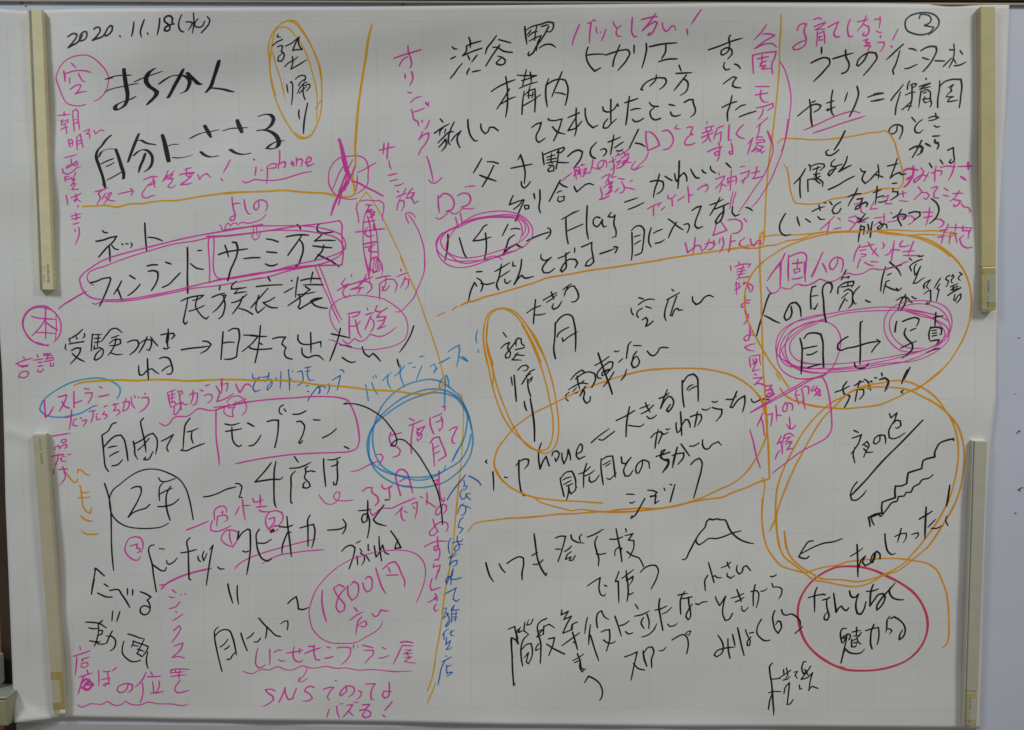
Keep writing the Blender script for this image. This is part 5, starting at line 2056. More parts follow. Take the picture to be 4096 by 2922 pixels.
14 2138 1356 2132 1396 2138 1457 2152 1526 2171 1619 2195 1700 2228 1774 2268 1831 2305 1864 2346 1896 2378 1915 2407 1921 2431 1912 2451 1884 2463 1834 2463 1781 2455 1712 2438 1618 2417 1545 2385 1460 2352 1396 2320 1355
14 2152 1356 2147 1408 2148 1449 2171 1538 2191 1619 2219 1700 2256 1786 2293 1847 2317 1880 2358 1905 2391 1909 2415 1900 2431 1871 2439 1822 2437 1761 2422 1679 2401 1590 2377 1517 2348 1448 2320 1388 2300 1355
16 2146 1434 2158 1489 2173 1550 2177 1582 2173 1623
#C|drawn_line|light blue exclamation mark left of the orange rings
17 2108 1379 2100 1405 2104 1439
15 2110 1466 2111 1480
#C|drawn_line|light blue long vowel stroke ending the juice word
18 2043 1496 2061 1512
#K|handwritten_text|black cram school characters inside the orange rings at the centre
14 2219 1389 2235 1411
14 2209 1459 2227 1441 2247 1433 2239 1457 2251 1478 2247 1498 2233 1502 2229 1494 2243 1469 2262 1445 2284 1413 2298 1417 2300 1437 2312 1447
14 2274 1421 2276 1449
14 2272 1465 2312 1455
14 2284 1477 2268 1498 2258 1509 2300 1510
14 2272 1486 2312 1490
#C|drawn_line|light blue last letters of the juice word
18 1978 1474 1998 1460 2026 1445 2028 1460 2024 1495 2021 1517 2014 1540
23 2030 1497 2047 1506 2063 1515
#K|handwritten_text|black return words inside the second orange rings at the centre
14 2284 1554 2300 1537 2320 1533 2330 1541 2322 1554 2306 1558
14 2254 1584 2260 1621
16 2267 1576 2272 1631 2277 1691
15 2357 1551 2341 1558 2320 1586 2302 1615
14 2320 1578 2341 1570
14 2325 1606 2337 1594 2347 1584 2341 1602 2333 1610
15 2327 1594 2329 1631 2340 1669
15 2312 1692 2315 1712 2323 1733
17 2338 1678 2347 1728 2356 1794 2358 1868
#K|handwritten_text|black words along the railway at the centre
15 2515 1596 2539 1569 2563 1553 2575 1561
15 2537 1592 2567 1569 2599 1561 2620 1569 2624 1589 2608 1630
15 2543 1579 2547 1606 2555 1636
15 2505 1640 2527 1626 2563 1610 2592 1614
13 2561 1610 2575 1598
13 2525 1648 2541 1630
13 2535 1655 2547 1652
14 2509 1651 2493 1667 2495 1679 2505 1689
15 2580 1624 2568 1642 2556 1667 2572 1638 2576 1654 2572 1679 2584 1699 2598 1691 2602 1669
15 2621 1532 2651 1516 2681 1494
16 2634 1478 2647 1516 2668 1573 2685 1618 2698 1658
15 2648 1589 2636 1589 2630 1573 2644 1549 2668 1528 2688 1516 2700 1520 2696 1540 2680 1561
14 2672 1557 2652 1565 2652 1577 2672 1569 2684 1549 2656 1557
15 2704 1561 2688 1589 2658 1626
14 2705 1470 2716 1472 2726 1468
15 2724 1519 2742 1502
16 2737 1596 2749 1581 2760 1548
15 2777 1429 2768 1439 2762 1467 2758 1502
15 2788 1445 2824 1446
16 2802 1492 2788 1504 2781 1528 2789 1542 2805 1536 2815 1516 2806 1494
15 2802 1471 2788 1492 2784 1516
16 2848 1469 2865 1487 2877 1489 2893 1475 2905 1455 2915 1453 2941 1455
#K|handwritten_text|black latin phone word with equals sign at the centre
14 2147 1953 2142 1959 2148 1967
15 2276 1977 2293 1958 2317 1947 2332 1950 2330 1970 2313 1992
16 2388 1876 2378 1904 2376 1946 2383 1991 2395 1958 2409 1935 2415 1954 2423 1978
15 2435 1933 2439 1917 2456 1910 2466 1921 2460 1945 2452 1958 2448 1941
15 2478 1920 2480 1945 2488 1968 2501 1937 2506 1904 2513 1924 2517 1951
15 2543 1924 2565 1912 2569 1887 2559 1879 2547 1900 2543 1933 2553 1947 2580 1934
15 2608 1873 2638 1846 2666 1825 2687 1811
15 2640 1858 2654 1862 2679 1846 2709 1823
15 2174 2005 2177 2044 2178 2089
13 2225 2027 2232 2031 2239 2029
16 2289 1953 2289 2002 2293 2056 2304 2101 2312 2111 2318 2109
#K|handwritten_text|black word for big beside the equals sign at the centre
15 2716 1775 2755 1756 2796 1731
16 2774 1714 2765 1760 2761 1801 2760 1846
15 2771 1796 2800 1800 2824 1800 2838 1790
14 2819 1721 2843 1713 2863 1704
15 2825 1745 2852 1731 2879 1706
14 2843 1695 2851 1715 2864 1737
15 2850 1755 2860 1766 2876 1763 2892 1751
#K|handwritten_text|black words moon is at the right of centre
15 2903 1677 2927 1667 2947 1651
16 2938 1638 2923 1679 2910 1720 2924 1691 2943 1667 2956 1671 2966 1687 2960 1716 2944 1736 2936 1728 2952 1703
16 3003 1598 3004 1646 3008 1687 3013 1715
16 3007 1606 3027 1577 3051 1569 3065 1581 3072 1626 3074 1689
14 3024 1638 3035 1622 3052 1616
14 3032 1642 3048 1630 3068 1622
#K|handwritten_text|black word wide after the sky character
14 2951 1200 2961 1208
15 2930 1246 2957 1231 2986 1215
16 2938 1245 2924 1291 2923 1323 2929 1337
15 2973 1231 2958 1275 2947 1313 2955 1315 2968 1287 2978 1283 2984 1291 3000 1289
16 3041 1231 3044 1251 3058 1266 3074 1259 3094 1235 3113 1226 3134 1234
#A|drawn_circle|orange large ring round the big moon phrase at the centre
17 2268 1806 2232 1852 2199 1897 2183 1942 2181 1975 2195 2008 2216 2045
17 2268 1806 2305 1778 2345 1749 2426 1708 2487 1677 2568 1638 2648 1609 2729 1581 2809 1560 2890 1550 2916 1549
17 2183 1937 2179 1969 2193 2011 2218 2044 2250 2072 2300 2099 2361 2119 2422 2127 2483 2133 2545 2135 2606 2139 2661 2142
14 2363 2123 2381 2138 2414 2150 2443 2158 2484 2168 2525 2177 2565 2171 2606 2176 2643 2181 2708 2176 2790 2167 2871 2165 2912 2164 2979 2152
17 2753 1576 2793 1564 2853 1551 2934 1546 3034 1544 3095 1547 3155 1557 3216 1573 3269 1601 3310 1633 3338 1666 3355 1698 3364 1743
17 3303 1627 3328 1651 3353 1683 3368 1724 3377 1781 3374 1838 3357 1891 3326 1949 3279 2014 3231 2052 3170 2081 3110 2110 3057 2131 2989 2152 2907 2165 2826 2165 2704 2174
18 2704 2182 2785 2180 2867 2171 2948 2160 3029 2141 3110 2124 3191 2112 3231 2093 3292 2070 3352 2043 3392 2030 3389 1973 3383 1871 3375 1789 3369 1708 3364 1626
13 3360 2024 3368 2039 3366 2117 3363 2200 3372 2292
#A|drawn_line|orange line under the big moon phrase at the centre
15 2063 2274 2077 2253 2091 2239 2118 2230 2173 2222 2227 2215 2282 2211 2337 2208 2375 2205
18 2230 2213 2300 2210 2382 2203 2463 2193 2545 2190 2606 2184 2643 2181 2708 2184 2790 2179 2871 2171 2979 2155
#A|drawn_circle|orange big ring on the right half round the photo words
16 3346 1083 3319 1107 3299 1131 3280 1171 3269 1215 3268 1255 3279 1323 3300 1371 3329 1423 3354 1467 3388 1520 3429 1572 3468 1629
14 3411 1564 3429 1596
15 3430 1629 3447 1653 3479 1677 3520 1691 3581 1710 3627 1714
16 3996 971 4056 987 4117 1023 4170 1066 4207 1114 4233 1173 4245 1233 4244 1313 4229 1381 4192 1461 4146 1530 4092 1578 4038 1624 4018 1639
#A|drawn_line|orange vertical line at the right of centre
15 3330 1083 3334 1163 3340 1243 3343 1323 3350 1443 3356 1564 3364 1645 3372 1743
#P|handwritten_text|pink vertical note looks better than the real thing at right
14 3203 1097 3207 1120
14 3223 1101 3259 1091 3291 1091 3281 1105
14 3239 1083 3243 1091
13 3233 1113 3267 1105
13 3231 1125 3271 1117
13 3232 1137 3268 1131
14 3259 1097 3251 1127 3234 1157
14 3244 1151 3286 1145
13 3223 1203 3253 1187
13 3230 1167 3231 1195 3233 1225
13 3225 1179 3244 1173 3241 1199
13 3264 1167 3260 1179 3272 1173
13 3268 1171 3284 1175 3281 1195
13 3288 1175 3303 1187 3297 1207 3285 1211
13 3281 1183 3289 1203
15 3269 1227 3270 1263 3268 1275 3258 1279 3254 1267 3266 1259 3288 1259
14 3276 1247 3294 1246
15 3271 1291 3275 1307
15 3283 1307 3285 1323 3276 1339 3266 1352
15 3293 1357 3293 1395 3289 1419 3273 1423 3267 1411 3281 1399 3313 1399
14 3293 1387 3309 1385
15 3317 1436 3294 1441 3272 1451 3286 1462 3315 1468
14 3295 1492 3295 1516 3300 1540
14 3303 1490 3339 1484 3339 1508 3344 1528
13 3307 1504 3315 1518 3303 1528
13 3315 1500 3327 1504 3311 1524 3327 1520
14 3327 1508 3308 1556 3340 1548
14 3316 1568 3328 1574
15 3311 1587 3353 1583 3333 1601 3317 1615 3333 1609 3366 1619
15 3370 1621 3394 1617 3378 1637 3366 1641 3390 1637 3405 1657 3383 1672 3371 1666 3382 1649
#K|drawn_line|black long slash before the people words at right
16 3385 1217 3377 1219 3369 1235 3351 1295 3332 1363 3323 1402
#K|handwritten_text|black words people's impression at the right
15 3355 1313 3375 1323 3396 1335 3424 1347
16 3470 1274 3473 1306 3463 1326 3450 1334 3442 1322 3451 1290 3470 1260 3490 1256 3506 1274 3514 1318
16 3574 1186 3558 1190 3553 1222 3556 1284
14 3555 1230 3585 1225
16 3566 1282 3572 1286 3585 1260
16 3638 1214 3645 1190 3641 1174 3629 1170 3609 1182 3604 1198 3609 1246 3614 1302 3623 1341
16 3703 1116 3694 1134 3684 1158
14 3694 1150 3718 1144 3712 1152
15 3670 1218 3671 1194 3693 1174 3736 1164 3737 1174 3729 1190
13 3713 1170 3711 1186
13 3685 1190 3729 1182
15 3696 1208 3713 1198 3729 1206 3734 1238 3731 1266 3716 1282
15 3763 1186 3745 1206 3734 1234 3743 1262 3751 1262
15 3702 1238 3687 1266 3676 1291
13 3714 1214 3687 1238
13 3707 1246 3712 1250
15 3790 1245 3800 1252 3812 1254
#K|handwritten_text|black words feeling influences at the far right
15 3872 1102 3859 1154 3854 1206
15 3876 1112 3901 1104 3941 1094
13 3948 1084 3960 1082
15 3889 1082 3909 1098 3926 1114 3940 1140
13 3881 1138 3898 1130
13 3876 1166 3891 1160
14 3876 1170 3869 1198 3865 1218
14 3870 1182 3904 1198 3932 1205 3944 1193
13 3920 1194 3928 1198
13 3972 1064 3984 1074
13 4007 1054 4019 1058 4033 1054
14 3975 1102 3984 1091 4000 1081 4028 1069
14 3976 1102 3980 1111 3984 1121
14 4004 1090 3997 1100 3996 1118 4000 1138 4009 1127 4022 1101 4015 1118 4005 1148 3993 1173 4008 1171 4026 1158 4042 1148
13 4037 1181 4041 1195 4042 1174 4054 1165 4067 1158 4059 1169 4050 1186 4060 1197
13 4042 1219 4056 1207 4069 1202 4070 1225 4069 1251 4062 1260 4051 1263 4059 1250
14 4109 1152 4096 1172 4085 1193
14 4107 1176 4096 1196 4105 1200 4101 1221 4096 1250
14 4150 1139 4137 1145 4132 1155 4144 1162 4142 1176 4135 1187
13 4157 1144 4162 1135 4167 1146 4157 1158 4157 1169 4164 1172
13 4190 1125 4202 1134 4191 1141 4186 1153 4196 1161
13 4153 1188 4169 1181 4185 1174
14 4156 1202 4171 1192 4183 1185 4190 1185
13 4169 1181 4162 1197 4178 1188
16 4144 1225 4167 1209 4198 1192
15 4162 1199 4174 1204 4183 1192
14 4174 1220 4170 1244 4176 1248 4189 1225 4199 1218 4200 1232 4192 1248 4182 1257
15 3922 1247 3949 1233 3965 1233 3962 1257 3943 1291
15 3963 1221 3942 1253 3931 1291
14 3969 1233 3982 1249 3992 1257
13 3989 1229 3999 1237 4011 1239
#P|handwritten_text|pink words individual sensibility at the right
16 3438 1044 3419 1086 3384 1130 3365 1162
16 3418 1082 3420 1130
17 3422 1083 3421 1135 3420 1189
17 3387 1127 3406 1099 3422 1079
17 3454 1083 3453 1123 3456 1165
17 3523 1083 3524 1123 3529 1166
14 3470 1089 3514 1085
14 3478 1117 3483 1131
15 3478 1115 3502 1109 3504 1121 3485 1129
15 3471 1155 3495 1153 3516 1147
17 3583 1083 3570 1115 3557 1145
16 3454 1052 3453 1086 3454 1130
16 3459 1058 3486 1046 3518 1042 3528 1050 3529 1090 3528 1129
14 3471 1088 3515 1082
14 3493 1070 3492 1106
17 3600 1041 3579 1091 3555 1142
16 3601 1088 3611 1106 3620 1127
16 3667 1065 3663 1090 3647 1114 3635 1112 3631 1094 3642 1071 3666 1061 3686 1071 3689 1094 3682 1126
16 3760 1007 3741 1043 3733 1080
15 3756 1019 3788 1013 3819 1005
15 3795 997 3812 1027 3840 1057
15 3830 1023 3813 1051
14 3760 1033 3788 1027
14 3765 1047 3787 1049 3777 1059 3765 1057
15 3763 1068 3756 1086 3751 1108
15 3782 1082 3798 1092 3822 1099
14 3809 1080 3839 1082
15 3857 999 3865 1011 3857 1023
16 3906 991 3901 1035 3895 1082
16 3895 1027 3884 1047 3868 1053
15 3901 1027 3931 1031
16 3942 991 3932 1003 3932 1015 3950 1015 3972 1009
16 3989 993 3978 1023 3967 1050
15 3943 1037 3971 1035 3996 1033
16 3949 1052 3979 1054 4019 1052
#P|drawn_line|pink wavy underline below the sensibility words
14 3362 1189 3373 1207 3389 1217 3405 1211 3424 1193 3452 1198 3468 1194 3488 1178 3528 1182 3563 1174 3591 1154 3613 1164
15 3506 1182 3538 1182 3565 1170 3591 1156 3625 1166 3649 1164 3676 1150 3708 1130 3743 1136 3775 1130 3814 1110 3850 1114 3882 1110 3917 1098 3972 1076
#P|drawn_circle|pink many rings round the eye and photo words at right
13 4087 1309 4027 1293 3947 1281 3867 1275 3787 1282 3708 1292 3629 1306 3549 1326 3470 1350 3419 1395 3408 1435 3413 1479 3454 1515 3515 1551 3575 1563 3655 1559 3755 1551 3875 1530 3974 1510 4053 1478 4111 1441 4150 1401 4166 1353 4158 1305 4133 1273 4085 1253 4025 1247 3966 1253 3907 1277 3880 1313 3873 1353 3883 1398 3912 1438 3944 1462 3985 1470 4032 1466
13 4147 1333 4107 1313 4027 1297 3947 1289 3867 1291 3788 1294 3708 1302 3629 1322 3570 1342 3510 1374 3463 1415 3432 1463 3453 1507 3514 1539 3595 1545 3695 1541 3794 1527 3914 1502 4013 1474 4072 1453 4134 1409 4157 1373 4147 1325 4118 1289 4078 1269 4026 1261 3966 1269 3927 1289 3900 1325 3898 1365 3915 1406 3948 1438 3992 1454 4052 1453
14 3589 1336 3629 1342 3662 1362 3683 1394 3688 1434 3681 1474 3666 1519 3647 1551 3611 1575 3556 1588 3495 1588
13 3987 1297 4067 1317 4116 1353 4137 1385 4123 1425 4072 1453 3993 1474 3913 1490 3794 1510 3674 1523 3554 1523 3514 1519
13 3947 1285 4027 1313 4100 1333 4149 1369 4154 1413 4112 1461 4053 1494 3994 1512 3930 1516 3874 1522 3795 1535 3715 1545 3635 1551
13 3617 1306 3551 1318 3496 1338 3456 1367 3429 1407 3414 1455 3413 1500 3428 1540 3457 1568 3497 1586 3542 1590 3578 1586
13 3617 1332 3552 1342 3504 1362 3469 1391 3450 1435 3451 1479 3468 1516 3500 1540 3549 1556 3623 1564
13 3617 1338 3572 1338 3524 1354 3473 1379 3441 1415 3426 1459 3431 1504 3460 1532 3516 1536 3577 1544 3623 1539
13 3592 1342 3532 1370 3493 1399 3470 1431 3471 1471 3491 1499 3524 1515 3576 1523 3622 1523
#P|drawn_line|pink line slanting from the rings down to the left
15 3623 1568 3590 1580 3550 1592 3498 1621 3439 1653 3359 1702 3304 1735
#K|handwritten_text|black eye character in the pink rings at right
16 3511 1411 3520 1443 3522 1503 3520 1568
16 3529 1413 3541 1395 3577 1388 3601 1394 3610 1423 3613 1483 3617 1537
15 3524 1457 3554 1451 3585 1445
15 3543 1483 3559 1483 3586 1469
15 3548 1540 3576 1531 3616 1523
#K|handwritten_text|black crossing arrows between the eye and photo words
16 3779 1338 3771 1342 3771 1394 3774 1454 3774 1522
16 3750 1519 3755 1535 3775 1543 3795 1539 3811 1522
16 3719 1404 3695 1418 3676 1442 3676 1458 3693 1464 3706 1458 3752 1448 3812 1430 3855 1424
15 3843 1416 3859 1426 3840 1446 3823 1471
#K|handwritten_text|black photo words in the pink rings at the far right
17 3927 1338 3923 1361 3922 1383
16 3953 1338 3980 1327 4016 1323 4024 1329 4020 1345 4014 1357
15 3988 1377 4011 1367
15 3967 1369 3962 1389 3975 1413 3997 1433
15 3948 1454 3980 1438 4015 1423
16 3997 1433 4000 1454 3981 1478 3954 1499
15 4078 1324 4103 1317 4127 1313
15 4095 1299 4094 1333 4093 1363
15 4075 1361 4068 1393 4071 1417
15 4075 1365 4109 1363 4123 1369 4122 1393 4114 1395
13 4081 1377 4101 1375
13 4082 1389 4102 1387
13 4082 1401 4102 1397
15 4075 1423 4095 1419 4113 1417 4105 1435
16 4061 1473 4088 1461 4123 1453
#K|handwritten_text|black words different with exclamation at right
15 3720 1601 3709 1616 3701 1632
15 3753 1618 3777 1603 3793 1599
15 3776 1597 3765 1632
14 3794 1589 3813 1603 3812 1632
13 3821 1599 3829 1597
13 3838 1583 3848 1585
14 3868 1561 3871 1573
16 3860 1591 3884 1583 3899 1599 3894 1631
17 3991 1538 3976 1570 3957 1609
#K|handwritten_text|black words does not show with what the eye saw at the centre
15 2869 1850 2887 1831 2911 1823 2920 1831 2902 1876
15 2901 1813 2892 1856 2888 1897
14 2912 1827 2924 1835 2944 1827
13 2936 1811 2942 1815 2954 1809
15 2471 2030 2475 2055 2483 2088 2489 2113
15 2473 2034 2499 2005 2523 2001 2532 2017 2540 2046 2540 2071
13 2483 2040 2503 2030 2520 2026
13 2487 2061 2503 2051 2520 2042
13 2499 2067 2512 2063 2528 2055
15 2544 2069 2536 2088 2520 2102 2512 2088 2510 2071 2508 2100 2500 2129
15 2554 2013 2576 2005 2605 1980
15 2588 1966 2576 2009 2575 2042 2575 2074
14 2581 2021 2601 2013 2623 1996
15 2601 2025 2599 2042 2609 2050 2626 2042 2644 2017
15 2651 1943 2651 1984 2656 2025 2662 2061
15 2653 1951 2677 1935 2702 1932 2706 1959 2711 1996 2715 2027
13 2660 1972 2682 1959 2694 1951
13 2672 1978 2694 1963
14 2678 2033 2691 2037 2711 2017 2719 2008
15 2740 1936 2743 1963 2759 1967 2783 1938
15 2783 1938 2763 1967 2751 2000 2758 2021 2772 2021 2792 1996
15 2834 1948 2832 1975 2818 2008 2808 2008 2804 1992 2816 1963 2840 1950 2861 1958 2865 1987
15 2893 1934 2925 1923 2953 1915
15 2933 1903 2913 1930 2921 1946 2948 1946 2950 1958 2938 1987 2922 2004
15 2976 1921 2970 1950 2966 1983
15 2765 2102 2801 2103
14 2779 2139 2789 2142 2801 2134
16 2846 2121 2822 2165 2802 2198 2786 2210 2790 2198
14 2858 2084 2882 2086 2899 2094 2887 2107 2871 2115
15 2870 2111 2895 2109 2891 2131 2891 2144 2907 2131
13 2929 2073 2935 2086
13 2955 2057 2965 2061
16 2978 2057 2968 2094 2958 2135
#K|handwritten_text|black words not understood at the right of centre
16 2997 1735 3001 1782 3004 1839
15 2979 1784 2979 1803 2984 1827 2990 1825 3004 1794 3019 1770 3030 1770 3038 1786 3041 1804
15 3041 1757 3064 1749 3086 1747 3090 1761 3082 1782 3072 1796
16 3071 1736 3066 1770 3060 1802
14 3091 1723 3104 1727 3116 1725 3128 1716
14 3135 1690 3147 1693 3159 1688
15 3136 1716 3156 1722 3178 1724 3177 1745 3153 1777
15 3196 1680 3220 1680 3242 1665
16 3241 1646 3228 1680 3214 1714 3224 1716 3252 1679 3276 1664 3278 1688 3269 1734
15 3306 1677 3308 1687 3319 1693 3333 1687 3349 1679 3382 1681
15 2894 1933 2920 1926 2953 1913
15 2932 1903 2916 1909 2912 1938 2933 1950 2950 1956 2941 1975 2923 2004
15 2963 1929 2985 1921 3014 1917 3014 1933 2990 1968
16 2985 1893 2977 1929 2966 1982
15 3002 1878 3021 1905 3040 1931
15 3039 1887 3058 1886 3080 1873
15 3096 1859 3096 1880 3106 1898 3119 1900 3138 1880 3165 1867 3179 1884
#K|drawn_line|black large hook stroke closing the shock words
16 3046 1969 3063 1950 3083 1941 3093 1954 3092 1995 3082 2036 3061 2118
#P|handwritten_text|pink words other people's impression to picture at right
15 3392 1630 3400 1651 3381 1669 3372 1663 3384 1651 3408 1657
15 3356 1742 3345 1771 3333 1797
14 3349 1756 3359 1790 3365 1838
15 3370 1749 3399 1742 3397 1770 3393 1797
15 3413 1707 3417 1741 3417 1775
14 3419 1748 3440 1751
15 3453 1693 3462 1703 3461 1729 3449 1734 3444 1726 3447 1706 3465 1695 3483 1699 3487 1714 3484 1727
15 3473 1758 3476 1783 3477 1809
15 3462 1790 3476 1809 3489 1807 3500 1793
14 3503 1638 3497 1657 3507 1683 3513 1701
13 3502 1659 3516 1660
15 3522 1634 3541 1621 3552 1622 3556 1638 3553 1655
15 3524 1634 3531 1664 3535 1691 3542 1723
14 3511 1695 3528 1687 3535 1676
14 3580 1619 3568 1632 3568 1643 3590 1632 3602 1637 3606 1649
14 3590 1622 3581 1638 3591 1649 3578 1666
14 3592 1647 3587 1658 3610 1658 3600 1666
14 3598 1638 3602 1664
15 3440 1840 3431 1859 3422 1877 3437 1865 3443 1882 3446 1921
14 3455 1836 3445 1867 3451 1871
15 3454 1836 3478 1829 3495 1841
13 3452 1852 3480 1844 3458 1867 3483 1863
15 3460 1878 3487 1865 3476 1886 3466 1901 3491 1895
15 3436 1905 3423 1921 3416 1945
#P|drawn_line|pink slanted box round the other people's impression words
18 3301 1739 3367 1703 3442 1662 3513 1623 3583 1585 3611 1578 3649 1549
17 3611 1578 3626 1602 3642 1654 3653 1717 3658 1765 3656 1818 3642 1842 3590 1876 3534 1905 3463 1959 3407 2003
17 3302 1814 3318 1867 3333 1930 3351 1983
#A|drawn_circle|orange double ring round the night view words at lower right
17 3430 1629 3447 1655 3481 1679 3538 1698 3634 1714 3715 1719 3777 1714 3871 1699 3932 1673 3988 1644 4039 1620 4095 1581 4132 1548
17 4192 1777 4157 1734 4127 1691 4083 1648 4035 1620 3987 1601 3939 1595 3868 1606 3798 1618 3751 1640 3704 1668 3662 1688 3611 1731 3532 1828 3495 1896 3459 1973 3432 2051 3422 2129 3426 2208 3432 2276 3446 2345
17 3398 2264 3421 2212 3439 2144 3470 2056 3507 1968 3543 1896 3584 1818 3625 1755 3672 1707 3709 1668 3755 1635 3821 1625 3916 1625 3988 1636 4046 1663 4108 1696 4167 1744 4206 1792 4227 1845 4240 1922 4238 1994 4226 2077 4196 2165 4151 2243 4092 2341
17 4167 1744 4192 1797 4209 1859 4214 1932 4205 2019 4189 2092 4162 2160 4117 2243 4063 2322 4049 2342
17 3463 2266 3472 2345
#A|drawn_line|orange line dropping beside the night view ring
16 3363 2120 3362 2194 3369 2264 3391 2343 3419 2385 3457 2423 3489 2434 3535 2446 3558 2450 3604 2436 3649 2424 3695 2417 3740 2402 3809 2392 3900 2385 3968 2385 4037 2394 4097 2407 4139 2437 4163 2484 4184 2540 4195 2611 4200 2681 4200 2738 4194 2767 4176 2788
#A|drawn_circle|orange bottom arcs of the ring at lower right
16 3423 2124 3422 2194 3430 2264 3441 2329 3465 2380 3507 2413 3554 2450 3600 2483 3651 2492 3720 2506 3780 2512 3835 2500 3902 2462 3970 2438 4028 2391 4103 2321 4146 2255 4214 2121
16 3462 2266 3473 2324 3488 2371 3525 2413 3581 2450 3628 2476 3674 2481 3720 2482 3788 2490 3848 2479 3925 2448 3992 2406 4036 2354 4088 2288 4136 2214 4183 2121
#K|handwritten_text|black words different with exclamation above the night view ring
15 3670 1647 3703 1635 3731 1620
15 3719 1601 3703 1625 3708 1654 3735 1664 3728 1683 3712 1714
15 3737 1644 3770 1635 3793 1635 3794 1654 3778 1677
15 3773 1601 3765 1640 3758 1687
14 3802 1592 3816 1611 3824 1639
13 3821 1599 3830 1603
13 3839 1584 3849 1582
14 3869 1563 3872 1575
15 3863 1591 3891 1587 3901 1596 3886 1642
15 3980 1548 3967 1577 3957 1608
14 3966 1638 3955 1644 3965 1652
#K|handwritten_text|black words night view colour in the orange ring
14 3756 1815 3777 1825
15 3749 1849 3771 1842 3789 1834 3776 1875 3747 1918
14 3762 1890 3756 1924 3765 1960
14 3796 1880 3814 1863 3824 1880 3811 1909 3802 1933
14 3805 1880 3820 1890
14 3801 1895 3816 1911 3842 1910
15 3870 1836 3869 1860 3853 1875 3843 1870 3847 1851 3866 1836 3890 1836 3895 1851 3895 1872
15 3908 1740 3916 1759 3941 1737 3930 1773 3921 1788 3940 1769 3957 1773 3960 1793 3946 1805 3936 1802
15 3917 1793 3908 1817 3911 1846 3923 1851 3947 1846 3980 1824
#K|drawn_line|black long arrow pointing down left beside the stairs drawing
18 4054 1769 3971 1860 3879 1957 3810 2040 3754 2101
15 3776 2043 3758 2069 3749 2103 3755 2123 3771 2125 3797 2108 3818 2081
#K|drawn_line|black sketch of stairs in the orange ring
17 4192 1857 4190 1850 4161 1857 4129 1872 4120 1888 4111 1913 4112 1931 4093 1935 4062 1949 4058 1966 4057 1983 4033 1990 3999 2001 3995 2025 3994 2049 3973 2059 3944 2061 3943 2088 3946 2112 3917 2122 3889 2132 3887 2156 3890 2181 3862 2186 3831 2201 3836 2220 3839 2242
15 3831 2201 3852 2196 3881 2183 3879 2193 3886 2196 3909 2166 3937 2132 3951 2129 3960 2107 3984 2105 3993 2088 4014 2088 4025 2063 4049 2049 4058 2034 4091 2024 4106 2010
14 3843 2201 3848 2220 3857 2235
#K|handwritten_text|black words it was fun with exclamation at the lower right
17 4182 2055 4177 2102 4171 2148
14 4173 2194 4169 2209 4180 2236
17 4054 2207 4087 2187 4109 2172
17 4082 2153 4081 2224 4081 2295
14 4093 2243 4126 2207
14 4108 2248 4132 2248 4153 2236
14 4023 2276 4049 2268 4052 2278 4040 2295
14 3949 2286 3979 2273 3999 2271 3999 2288 3986 2315
15 3976 2249 3970 2278 3961 2312
15 3905 2274 3909 2313 3924 2357 3939 2367 3953 2362
15 3756 2376 3785 2358 3809 2339
16 3784 2323 3788 2379 3792 2468
15 3796 2421 3804 2393 3822 2374 3809 2402 3823 2418 3850 2402 3863 2364
15 3867 2355 3863 2383 3855 2404 3845 2397 3854 2369 3871 2352 3885 2364 3887 2387
#K|drawn_line|black arrow pointing left inside the lower right ring
15 3719 2296 3687 2309 3633 2319 3588 2338 3538 2366
15 3591 2307 3573 2310 3551 2338 3529 2379 3543 2385 3566 2385 3573 2377
#K|handwritten_text|black word somehow in the red circle at lower right
15 3575 2564 3611 2553 3648 2548
16 3613 2516 3604 2544 3604 2591 3605 2629
#R|drawn_circle|dark pink red circle round the somehow attractive words
26 3742 2884 3707 2875 3660 2851 3609 2813 3566 2761 3541 2700 3531 2648 3534 2591 3556 2535 3600 2480 3650 2445 3695 2426 3750 2421 3810 2425 3869 2441 3925 2467 3986 2499 4042 2541 4080 2593 4103 2654 4105 2710 4090 2763 4060 2810 4015 2849 3961 2873 3892 2890 3814 2895 3754 2891 3707 2877
#K|drawn_line|black sketch of a hill at the lower right of centre
16 3015 2395 3025 2394 3045 2360 3072 2306 3092 2273 3114 2246 3120 2223 3132 2211 3146 2215 3164 2211 3181 2215 3201 2216 3210 2231 3218 2251 3239 2280 3268 2303 3297 2315 3329 2322
15 3074 2304 3077 2319 3089 2328 3105 2318 3129 2300 3166 2299 3194 2291 3235 2274 3272 2264
#K|handwritten_text|black word small at the lower right of centre
15 3131 2408 3144 2452 3157 2497
15 3151 2472 3161 2466 3169 2474 3190 2476
15 3128 2466 3116 2489 3117 2514 3119 2535
14 3187 2431 3209 2422 3229 2405
14 3213 2405 3219 2422 3226 2434
14 3214 2455 3214 2468 3230 2478 3247 2466
15 3258 2420 3256 2443 3267 2459 3279 2451 3287 2426 3299 2421 3318 2443
#K|handwritten_text|black words since at the lower right of centre
15 2998 2556 3019 2551 3039 2548
15 3027 2540 3011 2570 3009 2607 3012 2643
14 3015 2572 3036 2569 3061 2563
15 3044 2565 3048 2599 3055 2632 3053 2658 3045 2668 3035 2653 3045 2624 3063 2594
15 3077 2594 3089 2598 3105 2588 3128 2584
15 3164 2562 3171 2581 3184 2602 3209 2560 3200 2598 3199 2644 3209 2669 3222 2667 3242 2637
14 3234 2568 3261 2560 3289 2547
14 3253 2585 3273 2576 3291 2564
15 3258 2528 3269 2555 3279 2583
14 3282 2604 3284 2622 3293 2629 3311 2610
14 3322 2538 3346 2534 3354 2542 3355 2572 3346 2612
15 3339 2507 3332 2547 3333 2603
14 3364 2536 3379 2534 3393 2523
14 3406 2468 3418 2469 3432 2460
